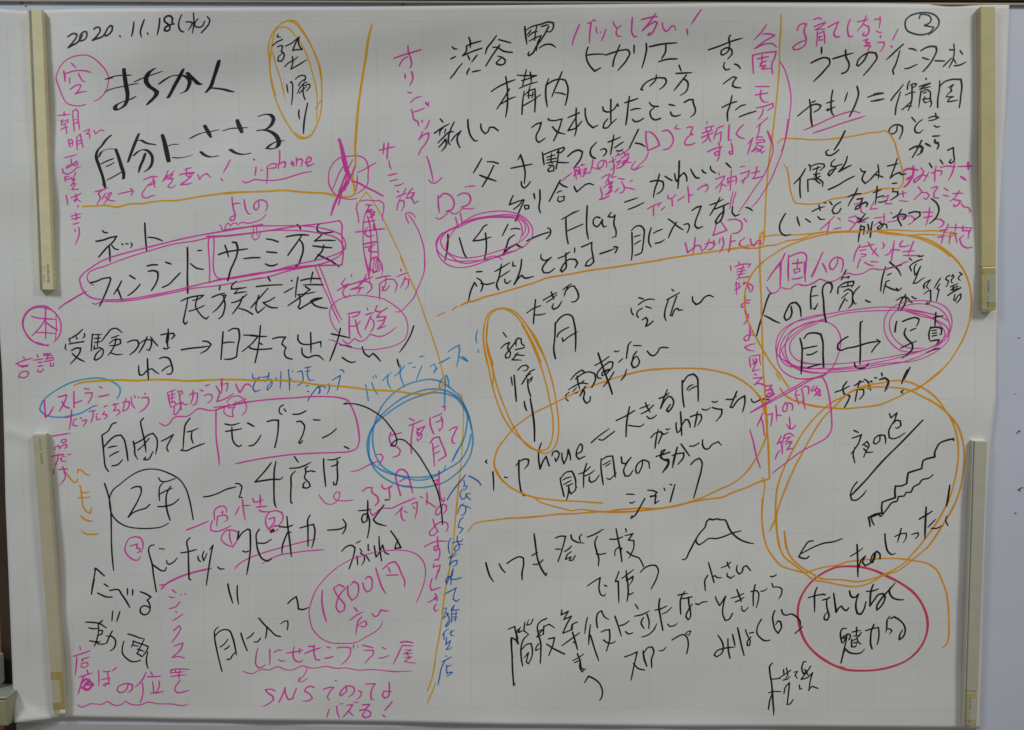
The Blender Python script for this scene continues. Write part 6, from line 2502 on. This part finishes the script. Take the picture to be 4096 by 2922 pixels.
14 3413 2500 3419 2517 3444 2517 3458 2525 3457 2546 3445 2570
#K|handwritten_text|black words charming with the brackets at lower right
15 3178 2737 3195 2762 3203 2787 3196 2821 3175 2836 3163 2828 3175 2809 3203 2798 3232 2793 3255 2791
15 3223 2753 3224 2783 3228 2817 3234 2842
15 3243 2732 3248 2753 3255 2783
16 3265 2702 3277 2753 3286 2791 3297 2831
14 3300 2711 3309 2736 3322 2761 3320 2782 3310 2784 3310 2765 3326 2744
14 3317 2727 3337 2723
15 3369 2664 3353 2698 3352 2727 3367 2748 3388 2761 3410 2758
15 3428 2624 3420 2651 3423 2680 3432 2710 3446 2727 3460 2697 3455 2674 3443 2670 3433 2689
15 3458 2619 3467 2640 3479 2644 3500 2638 3524 2650 3541 2671 3544 2692
15 3552 2696 3538 2711 3520 2727
#K|handwritten_text|black word slope at the bottom right of centre
15 2764 2839 2793 2829 2819 2816 2814 2845
17 2846 2811 2851 2845 2864 2883
15 2850 2820 2871 2794 2887 2794 2893 2807 2884 2853 2886 2887
14 2918 2810 2933 2809 2949 2792
15 2975 2760 2997 2746 3026 2736 3038 2744 3047 2776 3041 2822
13 3034 2731 3046 2721 3058 2719 3050 2738 3038 2733
#K|handwritten_text|black words always to school at the bottom centre
16 2143 2414 2152 2449 2163 2479 2177 2499
15 2202 2418 2214 2441 2230 2459
16 2238 2416 2267 2396 2296 2386 2310 2392 2311 2419 2304 2461 2305 2491
16 2357 2281 2364 2335 2374 2398 2395 2448 2411 2471 2415 2456
15 2347 2381 2374 2365
15 2354 2420 2374 2419 2397 2400
15 2452 2300 2476 2292 2497 2293 2489 2326 2477 2368 2464 2406
14 2452 2350 2476 2351
15 2521 2287 2523 2301 2546 2318 2579 2323
14 2568 2284 2558 2297 2564 2316
17 2523 2337 2509 2351 2493 2362
14 2522 2362 2505 2376 2497 2397 2522 2385 2514 2401 2526 2401 2540 2380
16 2593 2296 2627 2282 2664 2260
15 2638 2292 2628 2313 2636 2363 2645 2392 2643 2426
14 2632 2371 2653 2373 2675 2368
15 2693 2305 2722 2304 2750 2294
15 2720 2257 2730 2308 2741 2358 2747 2406
14 2716 2379 2718 2354 2730 2342 2747 2346 2739 2363
14 2762 2255 2766 2273
14 2760 2288 2775 2285 2795 2279 2775 2308 2799 2310 2800 2337 2788 2371 2778 2391
14 2769 2360 2792 2377 2825 2391 2833 2404 2844 2428
#K|handwritten_text|black words used for at the bottom centre
15 2596 2516 2625 2495 2652 2479 2648 2505 2648 2535 2658 2558 2671 2562 2677 2551
14 2670 2513 2683 2518
15 2735 2450 2723 2484 2719 2496 2732 2494 2734 2542 2736 2592
14 2748 2482 2772 2463 2799 2442
14 2768 2467 2769 2492 2797 2471 2797 2483 2781 2513
13 2769 2492 2793 2479
15 2766 2446 2775 2509 2777 2546 2772 2586
14 2777 2555 2794 2550 2800 2544
15 2830 2453 2850 2433 2874 2422 2899 2424 2909 2441 2904 2474 2878 2530
#K|handwritten_text|black words not useful at the bottom right of centre
15 2596 2661 2590 2691 2585 2734
15 2610 2693 2606 2728 2603 2786
15 2611 2741 2627 2796 2649 2859
15 2641 2707 2637 2669 2643 2640 2659 2629 2672 2656 2692 2669
15 2658 2726 2680 2717 2695 2715 2697 2753 2683 2813
14 2668 2762 2689 2776 2710 2776 2722 2768
15 2719 2654 2734 2698 2749 2746
15 2742 2696 2758 2692 2782 2675
14 2767 2723 2779 2734 2799 2729
14 2809 2599 2823 2621
15 2807 2653 2840 2645 2871 2628
15 2846 2659 2836 2681 2841 2697 2851 2710
15 2861 2642 2871 2676 2870 2709
15 2839 2748 2866 2739 2890 2718 2906 2686
15 2897 2625 2922 2619 2948 2606
16 2917 2573 2914 2604 2922 2659 2933 2716
14 2930 2642 2951 2631 2970 2612
14 2954 2688 2964 2699 2985 2694 2997 2684
#K|handwritten_text|black words stairs step and love at the bottom centre
15 2243 2716 2272 2703 2276 2726 2287 2760
15 2258 2754 2276 2765 2288 2783 2280 2743 2284 2722 2301 2705
16 2258 2754 2258 2799 2262 2849
14 2293 2714 2289 2731 2309 2722
14 2317 2684 2313 2722 2334 2739
14 2354 2669 2342 2692 2326 2697 2334 2671
15 2334 2739 2313 2760 2301 2798 2301 2841 2308 2885
14 2305 2807 2326 2785 2345 2781 2351 2806 2349 2840 2334 2874 2324 2866 2334 2823 2314 2847
15 2414 2666 2388 2679 2375 2696 2377 2734 2388 2776 2389 2827 2387 2871
13 2375 2726 2396 2717 2371 2751 2400 2738
14 2402 2700 2400 2738 2404 2704 2425 2692 2450 2708
13 2380 2781 2367 2802 2367 2813 2388 2802
15 2423 2759 2450 2753 2446 2776 2425 2835
15 2415 2783 2442 2801 2496 2829
15 2482 2626 2480 2649 2511 2632 2491 2670 2525 2655 2507 2687 2487 2733 2528 2716 2532 2691 2550 2682
14 2528 2691 2524 2716
15 2485 2789 2524 2759 2561 2731
15 2530 2727 2541 2763 2553 2807
18 2534 2775 2543 2771
14 2531 2858 2554 2847 2580 2828
14 2541 2867 2570 2854
14 2553 2826 2566 2864 2570 2890
14 2570 2890 2583 2900 2591 2894
#K|handwritten_text|black end of the stairs words at the bottom centre
15 2586 2959 2603 2929 2628 2941 2652 2962 2666 2998 2664 3023 2655 3039
15 2255 2759 2260 2837 2263 2908 2268 2976 2274 2965
15 2565 2860 2565 2892 2575 2910 2584 2899
15 2820 2816 2807 2876 2794 2946
15 2803 2869 2827 2893 2854 2899
#K|handwritten_text|black city name at the bottom right
16 3423 2863 3413 2874 3413 2908 3421 2952 3426 2997 3430 3048 3434 3087 3434 3104
14 3422 2937 3460 2933
14 3410 3000 3429 2994 3466 2994
14 3429 2994 3416 3031 3410 3076
14 3455 2930 3481 2913 3505 2896
13 3473 2891 3476 2918
13 3486 2885 3492 2918 3482 2935
14 3471 2941 3493 2935 3503 2921
14 3478 3002 3483 2974 3501 2952 3499 2985 3493 3053 3506 3050 3518 3030
13 3519 2904 3535 2901 3525 2918 3536 2932
13 3545 2963 3548 2982 3558 2979
14 3572 2856 3561 2856 3554 2884 3562 2912 3578 2895
14 3594 2876 3578 2901 3552 2937 3579 2929 3603 2906 3593 2946 3589 2988
14 3586 2985 3602 2968 3629 2978
14 3567 2890 3584 2918
"""

def curve(p, step):
    q = [p[0] * 2 - p[1]] + p + [p[-1] * 2 - p[-2]]
    out = []
    for i in range(1, len(q) - 2):
        a, b, c, d = q[i-1:i+3]
        Ln = (c - b).length
        n = max(1, int(math.ceil(Ln / step)))
        def tan(u, v, w, own):
            l1 = (v - u).length + 1e-9; l2 = (w - v).length + 1e-9
            e1 = (v - u) / l1; e2 = (w - v) / l2
            if e1.dot(e2) < 0.55: return own          # a real corner stays sharp
            return (e1 * l2 + e2 * l1) / (l1 + l2)
        own = (c - b) / (Ln + 1e-9)
        t1 = tan(a, b, c, own); t2 = tan(b, c, d, own)
        for k in range(n):
            s = k / n
            out.append(b * (2*s**3 - 3*s**2 + 1) + t1 * (Ln * (s**3 - 2*s**2 + s)) + c * (-2*s**3 + 3*s**2) + t2 * (Ln * (s**3 - s**2)))
    out.append(p[-1])
    return out

def hull(pts):
    pts = sorted(set((round(x, 8), round(y, 8)) for x, y in pts))
    def half(P):
        h = []
        for p in P:
            while len(h) > 1 and (h[-1][0]-h[-2][0])*(p[1]-h[-2][1]) - (h[-1][1]-h[-2][1])*(p[0]-h[-2][0]) <= 0: h.pop()
            h.append(p)
        return h
    a = half(pts); b = half(pts[::-1])
    return a[:-1] + b[:-1]

CH_A = math.radians(14)                       # angle at which the chisel tip is held
def nib_shape(chisel, r):
    out = []
    n = 8
    for k in range(n):
        t = (k + 0.5) / n * 2 * math.pi
        if chisel:
            x, y = r * math.cos(t), 0.24 * r * math.sin(t)
            out.append((x * math.cos(CH_A) - y * math.sin(CH_A), x * math.sin(CH_A) + y * math.cos(CH_A)))
        else:
            # bullet tip, slightly slanted: a little thinner along the upstroke direction
            x, y = r * math.cos(t), 0.80 * r * math.sin(t)
            a = math.radians(38)
            out.append((x * math.cos(a) - y * math.sin(a), x * math.sin(a) + y * math.cos(a)))
    return out

def stroke_mesh(chisel, w, pts, rnd):
    step = 0.0013 if not chisel else 0.0011
    path = curve(pts, step)
    n = len(path)
    V = []; Fc = []
    prev = None
    tail = min(5, n // 3)
    f0 = rnd.uniform(0.75, 1.0); f1 = rnd.uniform(0.5, 0.95)
    ph = rnd.uniform(0, 6)
    for i, c in enumerate(path):
        k = 1.0 + 0.07 * math.sin(i * 0.21 + ph)
        if i < tail: k *= f0 + (1 - f0) * i / max(1, tail)
        if n - 1 - i < tail: k *= f1 + (1 - f1) * (n - 1 - i) / max(1, tail)
        cur = [(c.x + dx, c.y + dy) for dx, dy in nib_shape(chisel, w * 0.5 * k)]
        if prev is not None:
            h = hull(prev + cur)
            b0 = len(V)
            V += [Vector(p) for p in h]
            Fc.append(list(range(b0, len(V))))
        prev = cur
    if not Fc: return [], []
    S_ = 1000.0
    r = delaunay_2d_cdt([v * S_ for v in V], [], Fc, 0, 1e-4)
    vo = r[0]
    fo = [f for f, src in zip(r[2], r[5]) if src]      # drop the holes enclosed by loops
    return [v / S_ for v in vo], fo

blocks = []
for ln in STROKES.strip().splitlines():
    if ln[0] == '#':
        a = ln[1:].split('|'); blocks.append((a[0], a[1], a[2], []))
    else:
        ch = ln[0] == 'n'
        v = [int(t) for t in ln.lstrip('n').split()]
        P = [Vector((-0.545 + v[i] / 4000.0, 0.395 - v[i+1] / 4000.0)) for i in range(1, len(v), 2)]
        blocks[-1][3].append((ch, v[0] / 10000.0, P))
INK_ORDER = {'C': 0, 'O': 1, 'A': 1, 'K': 3, 'B': 2, 'P': 2, 'R': 2}
placed = []                                    # (bounding box, layer) of every stroke laid so far
rnd = random.Random(5)
WK = {'K': 1.40, 'P': 1.34, 'O': 1.12, 'A': 1.34, 'C': 1.22, 'B': 1.28, 'R': 1.15}
for ink, name, label, strokes in sorted(blocks, key=lambda b: INK_ORDER[b[0]]):
    VV = []; FF = []
    for ch, w, P in strokes:
        w *= WK[ink] * (0.84 if (ink == 'P' and name != 'handwritten_text') else 1.0)
        xs = [p.x for p in P]; ys = [p.y for p in P]
        bb = (min(xs) - w, max(xs) + w, min(ys) - w, max(ys) + w)
        used = {l for (b, l) in placed if b[0] < bb[1] and b[1] > bb[0] and b[2] < bb[3] and b[3] > bb[2]}
        lay = 0
        while lay in used: lay += 1
        placed.append((bb, lay))
        vo, fo = stroke_mesh(ch, w, P, rnd)
        z0 = 0.00006 + lay * 0.000016
        o0 = len(VV)
        VV += [lift(v.x, v.y, relief(v.x, v.y) + z0) for v in vo]
        for f in fo:
            # keep the ink facing the viewer
            a, b, c = vo[f[0]], vo[f[1]], vo[f[2]]
            ar = (b.x-a.x)*(c.y-a.y) - (b.y-a.y)*(c.x-a.x)
            f = [o0 + i for i in f]
            FF.append(f if ar > 0 else f[::-1])
    me = bpy.data.meshes.new(name); me.from_pydata(VV, [], FF)
    o = link(name, me, INK[ink], sheet)
    o["label"] = label

# ------------------------------------------------------------------ magnetic bars
def lettering(text, x, y, height, length, ang, z, m, parent, off, name="lettering", bold=0.0):
    cu = bpy.data.curves.new(name, 'FONT')
    cu.body = text; cu.size = 1.0; cu.align_x = 'CENTER'; cu.align_y = 'CENTER'
    cu.resolution_u = 3; cu.offset = bold
    t = bpy.data.objects.new("tmp", cu); C.objects.link(t)
    bpy.context.view_layer.update()
    me = bpy.data.meshes.new_from_object(t.evaluated_get(bpy.context.evaluated_depsgraph_get()))
    bpy.data.objects.remove(t)
    xs = [v.co.x for v in me.vertices]; ys = [v.co.y for v in me.vertices]
    cx, cy = (min(xs)+max(xs))/2, (min(ys)+max(ys))/2
    sx, sy = length/(max(xs)-min(xs)), height/(max(ys)-min(ys))
    ca, sa = math.cos(ang), math.sin(ang)
    for v in me.vertices:
        a, b = (v.co.x-cx)*sx, (v.co.y-cy)*sy
        v.co = (x + a*ca - b*sa, y + a*sa + b*ca, z)
    me.name = name
    me.materials.clear()
    o = link(name, me, m, parent); o.location = off
    return o

GROUP = "magnetic bars pinning the sides of the paper sheet"
def make_bar(label, tl, tr, bl, br, m, zt=0.0100, z0=0.0026):
    base = (bl[0], bl[1], 0)
    off = (-base[0], -base[1], 0)
    r = empty("magnetic_bar", base)
    tag(r, label, "magnetic bar", GROUP)
    def part(name, me, mm):
        o = link(name, me, mm, r); o.location = off; return o
    def at(u, v):                              # u across, v down the bar
        ax = tl[0] + (bl[0]-tl[0])*v; ay = tl[1] + (bl[1]-tl[1])*v
        cx = tr[0] + (br[0]-tr[0])*v; cy = tr[1] + (br[1]-tr[1])*v
        return (ax + (cx-ax)*u, ay + (cy-ay)*u)
    def slab(name, u0, u1, v0, v1, za, zb, mm, bev):
        return part(name, quad_prism(name, [at(u0, v0), at(u1, v0), at(u1, v1), at(u0, v1)], za, zb, bev), mm)
    slab("magnet_strip", 0.12, 0.88, 0.003, 0.997, z0 - 0.0022, z0 - 0.0001, M_magnet, 0.0)
    return r, part, at, slab, off, z0, zt

# upper left: broad face, dark slot and a narrow lip along its left side
r, part, at, slab, off, z0, zt = make_bar("bright cream magnetic bar with dark slot, at the upper left of the paper",
        (-0.4968, 0.3895), (-0.4803, 0.3894), (-0.4952, 0.0931), (-0.4784, 0.0932), M_bar_ul)
slab("bar_lip", 0.0, 0.145, 0, 1, z0, zt - 0.0003, M_bar_ul, 0.0004)
slab("bar_slot", 0.147, 0.298, 0, 1, z0, zt - 0.0008, M_slot, 0.0)
slab("bar_face", 0.30, 1.0, 0, 1, z0, zt, M_bar_ul, 0.0007)
slab("pale_edge", 0.31, 0.95, -0.0035, -0.0006, z0 + 0.001, zt - 0.0006, M_edge, 0.0004)  # pale strip across the top end
lettering("KOKUYO", -0.4832, 0.1103, 0.0029, 0.0198, -math.pi/2 + 0.006, zt + 0.00005, M_letter, r, off, bold=0.02)
lettering("-302N", -0.4880, 0.1064, 0.0021, 0.0096, -math.pi/2 + 0.006, zt + 0.00005, M_letter2, r, off)
# the two kana printed before the number
def pen(name, segs, w, z, m, parent, off):
    bm = bmesh.new()
    for k, (a, b) in enumerate(segs):
        a = Vector(a); b = Vector(b); d = (b - a).normalized(); n = Vector((-d.y, d.x)) * w / 2
        zz = z + k * 0.000004
        bm.faces.new([bm.verts.new((*q, zz)) for q in (a - n, b - n, b + n, a + n)])
    bmesh.ops.recalc_face_normals(bm, faces=bm.faces)
    me = bpy.data.meshes.new(name); bm.to_mesh(me); bm.free()
    o = link(name, me, m, parent); o.location = off
    return o
kx, ky = -0.4880, 0.1176      # strokes of ma and ku, turned to read downwards
pen("lettering", [((kx+.0010, ky+.0010), (kx+.0010, ky-.0010)), ((kx+.0010, ky-.0010), (kx-.0003, ky)), ((kx+.0002, ky+.0004), (kx-.0010, ky-.0007)),
                  ((kx+.0010, ky-.0022), (kx-.0001, ky-.0030)), ((kx+.0007, ky-.0024), (kx+.0007, ky-.0040)), ((kx+.0007, ky-.0040), (kx-.0011, ky-.0026))],
    0.00032, zt + 0.00005, M_letter2, r, off)

# lower left: plain dull face, yellowed tape round a pale label at its foot
r, part, at, slab, off, z0, zt = make_bar("dull cream magnetic bar with yellowed tape, at the lower left of the paper",
        (-0.5071, -0.0650), (-0.4918, -0.0648), (-0.4941, -0.3830), (-0.4808, -0.3822), M_bar_ll)
slab("bar_face", 0.0, 1.0, 0, 1, z0, zt, M_bar_ll, 0.0011)
slab("pale_edge", 0.0, 0.97, -0.0038, -0.0004, z0 + 0.001, zt - 0.0008, M_edge, 0.0005)  # white highlight along the top edge, painted as a pale strip
slab("tape_strip", 0.0, 1.0, 0.843, 0.870, zt - 0.0006, zt + 0.0003, M_tape, 0.0)
slab("tape_strip", 0.72, 1.0, 0.8705, 0.953, zt - 0.0006, zt + 0.0003, M_tape, 0.0)
slab("tape_strip", 0.0, 1.0, 0.9535, 0.978, zt - 0.0006, zt + 0.0003, M_tape, 0.0)
slab("label_plate", 0.0, 0.715, 0.8705, 0.953, zt - 0.0006, zt + 0.00015, M_bar_ll, 0.0)
slab("pale_edge", 0.55, 1.0, 0.9795, 0.992, zt - 0.0010, zt + 0.0002, M_edge, 0.0002)  # pale patch on the right corner of the foot
lettering("LION", -0.4976, -0.0918, 0.0024, 0.0118, math.pi/2 + 0.035, zt + 0.00005, M_letter, r, off, bold=0.01)
lettering("No.300P", -0.4986, -0.0757, 0.0020, 0.0134, math.pi/2 + 0.035, zt + 0.00005, M_letter2, r, off)

# upper right: yellower face, label under old tape at its foot
r, part, at, slab, off, z0, zt = make_bar("yellowish magnetic bar at the upper right of the paper, taped label at its foot",
        (0.5098, 0.3905), (0.5251, 0.3905), (0.5231, 0.0713), (0.5386, 0.0714), M_bar_ur)
slab("bar_face", 0.0, 1.0, 0, 0.8495, z0, zt, M_bar_ur, 0.0007)
slab("tape_strip", 0.0, 0.96, 0.8505, 0.9945, z0, zt + 0.0005, M_tape2, 0.0007)
slab("tape_strip", 0.05, 0.93, 0.857, 0.872, zt, zt + 0.0008, M_tape, 0.0)
slab("tape_strip", 0.40, 0.95, 0.9695, 0.984, zt, zt + 0.0008, M_tape, 0.0)
slab("label_plate", 0.24, 0.88, 0.8725, 0.9690, zt, zt + 0.0007, M_label, 0.0)
slab("pale_edge", 0.05, 0.80, 0.9955, 0.9985, z0 + 0.0005, zt - 0.0004, M_bar_ul, 0.0002)  # cream strip across the foot
lettering("LION", 0.5287, 0.0980, 0.0021, 0.0122, -math.pi/2 + 0.02, zt + 0.00085, M_letter, r, off, bold=0.01)
lettering("No.300P", 0.5290, 0.0821, 0.0018, 0.0122, -math.pi/2 + 0.02, zt + 0.00105, M_letter2, r, off)

# lower right: greyish face with a thin slot along its left side, label at its foot
r, part, at, slab, off, z0, zt = make_bar("greyish cream magnetic bar at the lower right of the paper, taped label at its foot",
        (0.5186, -0.0688), (0.5345, -0.0687), (0.5206, -0.3868), (0.5352, -0.3872), M_bar_lr)
slab("bar_lip", 0.0, 0.075, 0, 1, z0, zt - 0.0008, M_bar_lr, 0.0003)
slab("bar_slot", 0.078, 0.138, 0, 1, z0, zt - 0.0012, M_slot, 0.0)
slab("bar_face", 0.14, 1.0, 0, 0.8745, z0, zt, M_bar_lr, 0.0009)
slab("pale_edge", 0.0, 0.95, -0.0030, -0.0004, z0 + 0.001, zt - 0.0006, M_edge, 0.0004)  # pale strip over the upper end
slab("tape_strip", 0.14, 0.96, 0.8755, 0.999, z0, zt + 0.0004, M_tape2, 0.0016)
slab("label_plate", 0.28, 0.86, 0.900, 0.976, zt, zt + 0.0006, M_bar_lr, 0.0)
lettering("LION", 0.5264, -0.3608, 0.0021, 0.0124, -math.pi/2 - 0.02, zt + 0.00065, M_letter, r, off, bold=0.01)
lettering("No.300P", 0.5262, -0.3772, 0.0018, 0.0126, -math.pi/2 - 0.02, zt + 0.00065, M_letter2, r, off)
